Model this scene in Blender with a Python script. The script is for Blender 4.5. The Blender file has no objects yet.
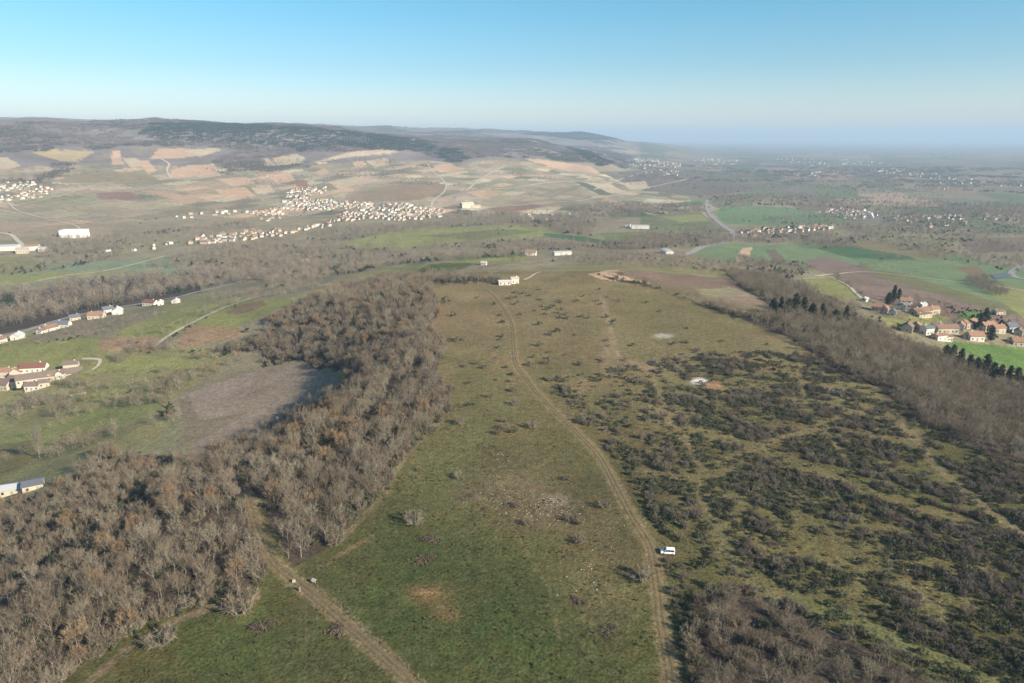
import bpy, math, random
import numpy as np
from mathutils import Vector, Matrix

random.seed(11)
rng = np.random.default_rng(11)
R = math.radians
scene = bpy.context.scene
COL = scene.collection

# ------------------------------------------------------------------ camera numbers
F, CX, CY = 682.67, 512.0, 341.5
CAMZ, PITCH = 120.0, R(16.6)
CP, SP = math.cos(PITCH), math.sin(PITCH)
SUN_EL = R(26.5)
SUN_H = Vector((0.82, -0.57, 0)).normalized()
SUN = Vector((SUN_H.x*math.cos(SUN_EL), SUN_H.y*math.cos(SUN_EL), math.sin(SUN_EL)))


def project(x, y, z):
    dz = z - CAMZ
    dep = np.maximum(y*CP - dz*SP, 1e-3)
    up = y*SP + dz*CP
    return CX + F*x/dep, CY - F*up/dep, dep


# ------------------------------------------------------------------ noise
def _hash(ix, iy, seed):
    h = (ix.astype(np.int64)*374761393 + iy.astype(np.int64)*668265263 + seed*974634777) & 0xFFFFFFFF
    h = ((h ^ (h >> 13))*1274126177) & 0xFFFFFFFF
    return ((h ^ (h >> 16)) & 0xFFFF)/65535.0


def vnoise(x, y, seed=0):
    x = np.asarray(x, float); y = np.asarray(y, float)
    ix = np.floor(x); iy = np.floor(y)
    fx = x-ix; fy = y-iy
    fx = fx*fx*(3-2*fx); fy = fy*fy*(3-2*fy)
    a = _hash(ix, iy, seed); b = _hash(ix+1, iy, seed)
    c = _hash(ix, iy+1, seed); d = _hash(ix+1, iy+1, seed)
    return (a*(1-fx)+b*fx)*(1-fy)+(c*(1-fx)+d*fx)*fy


def fbm(x, y, seed=0, oct=4):
    s = 0; a = 0.5; t = 0
    for i in range(oct):
        s = s + a*vnoise(x, y, seed+i*17); t += a
        x = x*2.03+3.1; y = y*2.03+1.7; a *= .5
    return s/t


def sstep(a, b, x):
    t = np.clip((x-a)/(b-a), 0, 1)
    return t*t*(3-2*t)


# ------------------------------------------------------------------ terrain height
RIM = np.array([(-190, -260), (-150, 0), (-118, 134), (-97, 200), (-72, 270), (-48, 340), (-42, 400), (-50, 480),
                (-66, 545), (-20, 605), (78, 600), (132, 555), (178, 483), (184, 348), (190, 233), (205, 100), (230, -260)], float)


def sdf(x, y, poly):
    x = np.asarray(x, float); y = np.asarray(y, float)
    best = np.full(x.shape, 1e18); inside = np.zeros(x.shape, bool)
    n = len(poly)
    for i in range(n):
        ax, ay = poly[i]; bx, by = poly[(i+1) % n]
        ex, ey = bx-ax, by-ay
        t = np.clip(((x-ax)*ex+(y-ay)*ey)/(ex*ex+ey*ey), 0, 1)
        d = (x-ax-t*ex)**2+(y-ay-t*ey)**2
        best = np.minimum(best, d)
        c = ((ay > y) != (by > y)) & (x < (bx-ax)*(y-ay)/(by-ay+1e-12)+ax)
        inside ^= c
    d = np.sqrt(best)
    return np.where(inside, -d, d)


RN = [0, 400, 700, 1000, 1500, 2000, 2600, 3200, 3700, 4300, 5000, 7000, 9000, 13000, 20000, 30000, 80000]
TAB = [
    (-350, [-79, -79, -80, -83, -85, -70, -28, 25, 108, 200, 226, 200, 335, 300, 250, 180, 0]),
    (0,    [-79, -79, -80, -83, -85, -72, -32, 20, 102, 194, 216, 195, 335, 300, 250, 180, 0]),
    (150,  [-79, -79, -80, -83, -86, -74, -34, 18, 100, 190, 212, 190, 300, 270, 230, 150, -20]),
    (300,  [-78, -78, -77, -82, -86, -76, -36, 14, 96, 186, 203, 185, 280, 255, 200, 120, -60]),
    (400,  [-70, -72, -66, -76, -82, -80, -45, -6, 56, 128, 140, 150, 258, 240, 180, 90, -90]),
    (450,  [-62, -62, -61, -70, -80, -82, -55, -20, 40, 92, 100, 120, 240, 220, 160, 70, -100]),
    (520,  [-55, -58, -60, -66, -78, -84, -64, -32, 4, 80, 104, 60, 206, 180, 120, 30, -105]),
    (580,  [-52, -55, -57, -64, -76, -86, -76, -58, -36, 22, 34, 10, 196, 160, 60, -20, -105]),
    (640,  [-50, -54, -56, -62, -75, -87, -86, -80, -75, -70, -60, -50, 60, 40, -20, -80, -105]),
    (720,  [-48, -52, -55, -64, -78, -88, -92, -94, -94, -94, -94, -94, -88, -80, -90, -100, -106]),
    (860,  [-45, -50, -55, -68, -80, -88, -94, -96, -98, -98, -99, -100, -102, -102, -104, -105, -108]),
    (1400, [-45, -50, -58, -72, -82, -88, -94, -96, -98, -98, -99, -100, -102, -102, -104, -105, -108]),
]
_lr = np.linspace(math.log(150), math.log(80000), 600)
_tabs = []
_k = np.exp(-0.5*(np.arange(-14, 15)/6.0)**2); _k /= _k.sum()
for u, zs in TAB:
    v = np.interp(np.exp(_lr), RN, zs)
    v = np.convolve(np.pad(v, 14, mode='edge'), _k, mode='valid')
    _tabs.append(v)
_tabs = np.array(_tabs); _us = np.array([t[0] for t in TAB], float)


def base_height(x, y):
    r = np.hypot(x, y)
    th = np.clip(np.arctan2(x, y), -1.05, 1.05)
    u = np.clip(CX+F/CP*np.tan(th), _us[0], _us[-1]-1e-3)
    fr = np.clip((np.log(np.maximum(r, 150))-_lr[0])/(_lr[1]-_lr[0]), 0, len(_lr)-1.001)
    i = fr.astype(int); f = fr-i
    j = np.clip(np.searchsorted(_us, u, side='right')-1, 0, len(_us)-2)
    g = (u-_us[j])/(_us[j+1]-_us[j]); g = g*g*(3-2*g)
    a = _tabs[j, i]*(1-f)+_tabs[j, i+1]*f
    b = _tabs[j+1, i]*(1-f)+_tabs[j+1, i+1]*f
    z = a*(1-g)+b*g
    hill = sstep(2300, 3800, r)*np.clip((z+85)/160, 0, 1)
    z = z+hill*(fbm(x/420, y/420, 5, 4)-.5)*70
    z = z+sstep(500, 900, r)*(1-hill)*(fbm(x/260, y/260, 9, 3)-.5)*7
    return z


def height(x, y):
    x = np.asarray(x, float); y = np.asarray(y, float)
    b = base_height(x, y)
    d = np.maximum(sdf(x, y, RIM), 0)
    wl = np.where(x < 0, 300.0, 250.0)
    wf = sstep(450, 640, y)
    w = wl*(1-wf)+520*wf
    t = np.clip((d-4)/(w*1.18), 0, 1)
    t = np.where(d < 24, np.clip(d/24, 0, 1)**2*.5*24/(w*1.18), np.clip((d-12)/(w*1.18), 0, 1))
    k = (1-t)**1.28
    k = np.where(t >= 1, 0, k)
    top = 0.5+2.6*(fbm(x/90, y/90, 3, 3)-.5)+0.25*(fbm(x/9, y/9, 21, 2)-.5)-0.00006*(x-60)**2
    z = b*(1-k)+top*k
    z = z+k*(1-k)*4*(fbm(x/60, y/60, 31, 3)-.5)*6
    g = np.exp(-((((x+178)*.93+(y-405)*.37)/68)**2+(((y-405)*.93-(x+178)*.37)/125)**2)**2)      # the bench that carries the ploughed field
    z = z*(1-g)+g*(-40+.10*(x+172)+.02*(y-415))
    return z


raw_height = height
GT = np.radians(np.array(list(np.arange(-75, -41.5, .6))+list(np.arange(-41.5, 41.5, .125))+list(np.arange(41.5, 75.1, .6))))
GR = [70.0]
while GR[-1] < 60000:
    GR.append(GR[-1]+max(.45, min(.0078*GR[-1], GR[-1]**2/(F*150)*1.25)))
GR = np.array(GR)
_RR, _TT = np.meshgrid(GR, GT, indexing='ij')
GX = _RR*np.sin(_TT); GY = _RR*np.cos(_TT)
GZ = raw_height(GX.ravel(), GY.ravel()).reshape(GX.shape)


def height(x, y):
    """height of the ground sheet itself (bilinear on its grid)"""
    x = np.asarray(x, float); y = np.asarray(y, float)
    r = np.clip(np.hypot(x, y), GR[0], GR[-1]*.9999); t = np.clip(np.arctan2(x, y), GT[0], GT[-1]*.9999)
    i = np.clip(np.searchsorted(GR, r, side='right')-1, 0, len(GR)-2); j = np.clip(np.searchsorted(GT, t, side='right')-1, 0, len(GT)-2)
    f = (r-GR[i])/(GR[i+1]-GR[i]); g = (t-GT[j])/(GT[j+1]-GT[j])
    return (GZ[i, j]*(1-g)+GZ[i, j+1]*g)*(1-f)+(GZ[i+1, j]*(1-g)+GZ[i+1, j+1]*g)*f


def P(px, py):
    """ground points that lie along the sight lines of the given photo pixels (first hit)"""
    px = np.atleast_1d(np.asarray(px, float)); py = np.atleast_1d(np.asarray(py, float))
    X = np.zeros(px.shape); Y = np.zeros(px.shape)
    for k in range(len(px)):
        a = (px[k]-CX)/F; c = (CY-py[k])/F
        dx, dy, dz = a, CP+c*SP, -SP+c*CP
        h = math.hypot(dx, dy); t = math.atan2(dx, dy)
        j = min(max(int(np.searchsorted(GT, t, side='right'))-1, 0), len(GT)-2); g = min(max((t-GT[j])/(GT[j+1]-GT[j]), 0), 1)
        e = CAMZ+GR*dz/h-(GZ[:, j]*(1-g)+GZ[:, j+1]*g)
        i = int(np.argmax(e < 0))
        if e[i] >= 0: r = GR[-1]
        elif i == 0: r = GR[0]
        else: r = GR[i-1]+(GR[i]-GR[i-1])*e[i-1]/(e[i-1]-e[i])
        X[k] = r*dx/h; Y[k] = r*dy/h
    return X, Y, height(X, Y)


def P1(px, py):
    x, y, z = P([px], [py])
    return Vector((x[0], y[0], z[0]))


def inpoly(px, py, poly):
    poly = np.asarray(poly, float)
    ins = np.zeros(px.shape, bool)
    n = len(poly)
    for i in range(n):
        ax, ay = poly[i]; bx, by = poly[(i+1) % n]
        if ay == by:
            continue
        ins ^= ((ay > py) != (by > py)) & (px < (bx-ax)*(py-ay)/(by-ay)+ax)
    return ins


def polydist(px, py, line):
    best = np.full(px.shape, 1e9)
    for (ax, ay), (bx, by) in zip(line[:-1], line[1:]):
        ex, ey = bx-ax, by-ay
        t = np.clip(((px-ax)*ex+(py-ay)*ey)/(ex*ex+ey*ey+1e-9), 0, 1)
        best = np.minimum(best, np.hypot(px-ax-t*ex, py-ay-t*ey))
    return best


# ------------------------------------------------------------------ tagging helpers
def tag(o, label=None, cat=None, group=None, kind=None):
    if label: o['label'] = label
    if cat: o['category'] = cat
    if group: o['group'] = group
    if kind: o['kind'] = kind
    return o


def empty(name, loc, rz=0, s=1.0):
    o = bpy.data.objects.new(name, None); COL.objects.link(o)
    o.location = loc; o.rotation_euler = (0, 0, rz); o.scale = (s, s, s)
    o.empty_display_size = .5
    return o


def link_mesh(name, me, parent=None, loc=None):
    o = bpy.data.objects.new(name, me); COL.objects.link(o)
    if parent is not None: o.parent = parent
    if loc is not None: o.location = loc
    return o


def mesh_np(name, verts, faces, mats=(), mi=None, smooth=False):
    """verts (n,3); faces: (m,3) or (m,4) array"""
    me = bpy.data.meshes.new(name)
    verts = np.asarray(verts, np.float32); faces = np.asarray(faces, np.int32)
    k = faces.shape[1]
    me.vertices.add(len(verts)); me.vertices.foreach_set('co', verts.ravel())
    me.loops.add(faces.size); me.loops.foreach_set('vertex_index', faces.ravel())
    me.polygons.add(len(faces))
    me.polygons.foreach_set('loop_start', np.arange(0, faces.size, k, dtype=np.int32))
    me.polygons.foreach_set('loop_total', np.full(len(faces), k, np.int32))
    for m in mats: me.materials.append(m)
    if mi is not None: me.polygons.foreach_set('material_index', np.asarray(mi, np.int32))
    me.polygons.foreach_set('use_smooth', np.full(len(faces), smooth, bool))
    me.update(calc_edges=True)
    return me


class MB:
    """collects solids, links them as one mesh"""
    def __init__(self): self.v = []; self.f = []

    def add(self, vs, fs):
        b = len(self.v); self.v += [tuple(v) for v in vs]; self.f += [tuple(b+i for i in f) for f in fs]; return self

    def box(self, x0, x1, y0, y1, z0, z1):
        return self.add([(x0, y0, z0), (x1, y0, z0), (x1, y1, z0), (x0, y1, z0), (x0, y0, z1), (x1, y0, z1), (x1, y1, z1), (x0, y1, z1)],
                        [(0, 3, 2, 1), (4, 5, 6, 7), (0, 1, 5, 4), (1, 2, 6, 5), (2, 3, 7, 6), (3, 0, 4, 7)])

    def tube(self, pts, rad, n=5, cap=True):
        pts = [Vector(p) for p in pts]
        if not hasattr(rad, '__len__'): rad = [rad]*len(pts)
        vs = []; fs = []
        for i, p in enumerate(pts):
            d = (pts[min(i+1, len(pts)-1)]-pts[max(i-1, 0)]).normalized()
            a = d.orthogonal().normalized(); b = d.cross(a)
            for k in range(n):
                t = 2*math.pi*k/n
                vs.append(p+(a*math.cos(t)+b*math.sin(t))*rad[i])
        for i in range(len(pts)-1):
            for k in range(n):
                fs.append((i*n+k, i*n+(k+1) % n, (i+1)*n+(k+1) % n, (i+1)*n+k))
        if cap:
            fs.append(tuple(range(n-1, -1, -1))); fs.append(tuple((len(pts)-1)*n+k for k in range(n)))
        return self.add(vs, fs)

    def prism(self, prof, y0, y1, ins=None):
        """prof: list of (x,z); extruded along y"""
        n = len(prof)
        vs = [(x, y0, z) for x, z in prof]+[(x, y1, z) for x, z in prof]
        fs = [tuple(range(n)), tuple(range(2*n-1, n-1, -1))]+[(i, i+n, (i+1) % n+n, (i+1) % n) for i in range(n)]
        return self.add(vs, fs)

    def mesh(self, name, mat):
        me = bpy.data.meshes.new(name); me.from_pydata(self.v, [], self.f); me.materials.append(mat); me.update(); return me

    def build(self, name, mat, parent=None, loc=None):
        return link_mesh(name, self.mesh(name, mat), parent, loc)


# ------------------------------------------------------------------ materials
def new_mat(name):
    m = bpy.data.materials.new(name); m.use_nodes = True
    nt = m.node_tree; b = nt.nodes['Principled BSDF']
    b.inputs['Roughness'].default_value = .85
    b.inputs['Specular IOR Level'].default_value = .2
    return m, nt, b


def N(nt, t, **kw):
    n = nt.nodes.new(t)
    for k, v in kw.items(): setattr(n, k, v)
    return n


def flat_mat(name, col, rough=.8, noise=.15, scale=1.5, spec=.25, metal=0):
    m, nt, b = new_mat(name)
    tc = N(nt, 'ShaderNodeTexCoord'); no = N(nt, 'ShaderNodeTexNoise')
    no.inputs['Scale'].default_value = scale; no.inputs['Detail'].default_value = 4
    nt.links.new(tc.outputs['Object'], no.inputs['Vector'])
    rp = N(nt, 'ShaderNodeValToRGB')
    rp.color_ramp.elements[0].position = .3; rp.color_ramp.elements[1].position = .7
    rp.color_ramp.elements[0].color = tuple(c*(1-noise) for c in col)+(1,)
    rp.color_ramp.elements[1].color = tuple(min(1, c*(1+noise)) for c in col)+(1,)
    nt.links.new(no.outputs['Fac'], rp.inputs['Fac'])
    nt.links.new(rp.outputs['Color'], b.inputs['Base Color'])
    b.inputs['Roughness'].default_value = rough; b.inputs['Specular IOR Level'].default_value = spec
    b.inputs['Metallic'].default_value = metal
    return m


def plant_mat(name, cols, transl=0.0):
    """colour varies from plant to plant (object random) and a little along it"""
    m, nt, b = new_mat(name)
    oi = N(nt, 'ShaderNodeObjectInfo')
    rp = N(nt, 'ShaderNodeValToRGB')
    els = rp.color_ramp.elements
    while len(els) < len(cols): els.new(.5)
    for i, c in enumerate(cols):
        els[i].position = i/(len(cols)-1) if len(cols) > 1 else 0
        els[i].color = tuple(c)+(1,)
    nt.links.new(oi.outputs['Random'], rp.inputs['Fac'])
    tc = N(nt, 'ShaderNodeTexCoord'); no = N(nt, 'ShaderNodeTexNoise')
    no.inputs['Scale'].default_value = .9
    nt.links.new(tc.outputs['Object'], no.inputs['Vector'])
    mr = N(nt, 'ShaderNodeMapRange')
    mr.inputs['From Min'].default_value = .3; mr.inputs['From Max'].default_value = .7
    mr.inputs['To Min'].default_value = .75; mr.inputs['To Max'].default_value = 1.25
    nt.links.new(no.outputs['Fac'], mr.inputs['Value'])
    mx = N(nt, 'ShaderNodeMix', data_type='RGBA', blend_type='MULTIPLY')
    mx.inputs[0].default_value = 1
    nt.links.new(rp.outputs['Color'], mx.inputs[6]); nt.links.new(mr.outputs['Result'], mx.inputs[7])
    nt.links.new(mx.outputs[2], b.inputs['Base Color'])
    b.inputs['Specular IOR Level'].default_value = .1
    return m


M_BARK = plant_mat('bark', [(.20, .17, .14), (.27, .235, .19), (.16, .135, .11)])
M_TWIG = plant_mat('grey_twigs', [(.145, .110, .078), (.215, .174, .122), (.175, .135, .094), (.265, .228, .168), (.130, .102, .077)])
M_TWIG2 = plant_mat('purple_twigs', [(.14, .115, .10), (.20, .165, .14), (.165, .135, .115)])
M_RUST = plant_mat('rusty_leaves', [(.22, .15, .085), (.20, .14, .09), (.25, .18, .11)])
M_EVER = plant_mat('evergreen_leaves', [(.074, .080, .044), (.10, .103, .064), (.062, .071, .042), (.132, .128, .09)])
M_BRAMBLE = plant_mat('bramble', [(.115, .078, .07), (.14, .095, .08), (.10, .072, .06)])
M_TUFT = plant_mat('tussock', [(.055, .066, .024), (.085, .08, .035), (.14, .11, .055), (.05, .058, .024), (.10, .072, .045)])
M_PINE = plant_mat('pine_needles', [(.028, .045, .025), (.035, .05, .026), (.03, .042, .028)])
M_FARBARE = plant_mat('far_bare_crowns', [(.155, .125, .12), (.19, .155, .14), (.135, .11, .11), (.175, .145, .125)])
M_FARDARK = plant_mat('far_dark_crowns', [(.085, .075, .06), (.11, .09, .075), (.07, .07, .05)])
M_FARPINE = plant_mat('far_pine_crowns', [(.022, .036, .026), (.03, .044, .03), (.02, .032, .024)])
M_WHITE = flat_mat('white_render', (.56, .52, .45), noise=.08)
M_HALL = flat_mat('bright_cladding', (.80, .78, .70), noise=.05)
M_CREAM = flat_mat('cream_render', (.45, .39, .30), noise=.1)
M_BEIGE = flat_mat('beige_stone', (.42, .36, .27), noise=.15)
M_GREYW = flat_mat('grey_render', (.36, .35, .33), noise=.1)
M_TERRA = flat_mat('terracotta_tiles', (.27, .15, .10), noise=.25, scale=2.5)
M_BROWNT = flat_mat('brown_tiles', (.20, .125, .088), noise=.22, scale=2.5)
M_PURPT = flat_mat('old_plum_tiles', (.17, .115, .10), noise=.22, scale=2.5)
M_REDT = flat_mat('red_tiles', (.165, .075, .058), noise=.15, scale=2.5)
M_SLATE = flat_mat('slate', (.12, .125, .14), noise=.15, rough=.55)
M_GREYT = flat_mat('grey_brown_tiles', (.155, .12, .10), noise=.2, scale=2.5)
M_METAL = flat_mat('pale_sheet_roof', (.42, .42, .41), noise=.06, rough=.5, spec=.4)
M_GLASS = flat_mat('dark_window_glass', (.03, .035, .04), noise=.1, rough=.15, spec=.6)
M_WOOD = flat_mat('weathered_wood', (.22, .18, .14), noise=.25, scale=5)
M_SHUT = flat_mat('painted_wood', (.28, .24, .20), noise=.1)
M_STONE = flat_mat('limestone', (.33, .305, .255), noise=.2, scale=3)
M_WIRE = flat_mat('wire', (.25, .25, .25), rough=.4, metal=1.0)
M_CARW = flat_mat('white_car_paint', (.80, .80, .80), noise=.02, rough=.25, spec=.5)
M_CARB = flat_mat('black_plastic', (.025, .025, .027), noise=.1, rough=.5)
M_TYRE = flat_mat('rubber', (.02, .02, .02), noise=.1, rough=.9)
M_RIM = flat_mat('alloy', (.5, .5, .52), rough=.3, metal=.9)
M_LAMPG = flat_mat('lamp_glass', (.7, .72, .74), rough=.1, spec=.6, noise=.03)
M_TAIL = flat_mat('red_lamp', (.35, .02, .02), rough=.2, spec=.5, noise=.03)

# ------------------------------------------------------------------ ground colour by region
GREEN = (.085, .105, .036); OLIVE = (.135, .118, .055); BROWNG = (.165, .122, .07); LITTER = (.07, .054, .04)
LGREEN = (.20, .20, .075); VOLIVE = (.195, .18, .085); TEAL = (.165, .19, .115); EARTH = (.26, .175, .105); PLOUGH = (.23, .18, .14)
ORANGE = (.44, .295, .19); TAN = (.41, .325, .215); VINE = (.255, .21, .145); VINEB = (.32, .235, .165); VGREEN = (.225, .195, .12)
FAROL = (.18, .17, .095); SCRUB = (.20, .168, .105); PALE = (.5, .43, .32)

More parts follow.
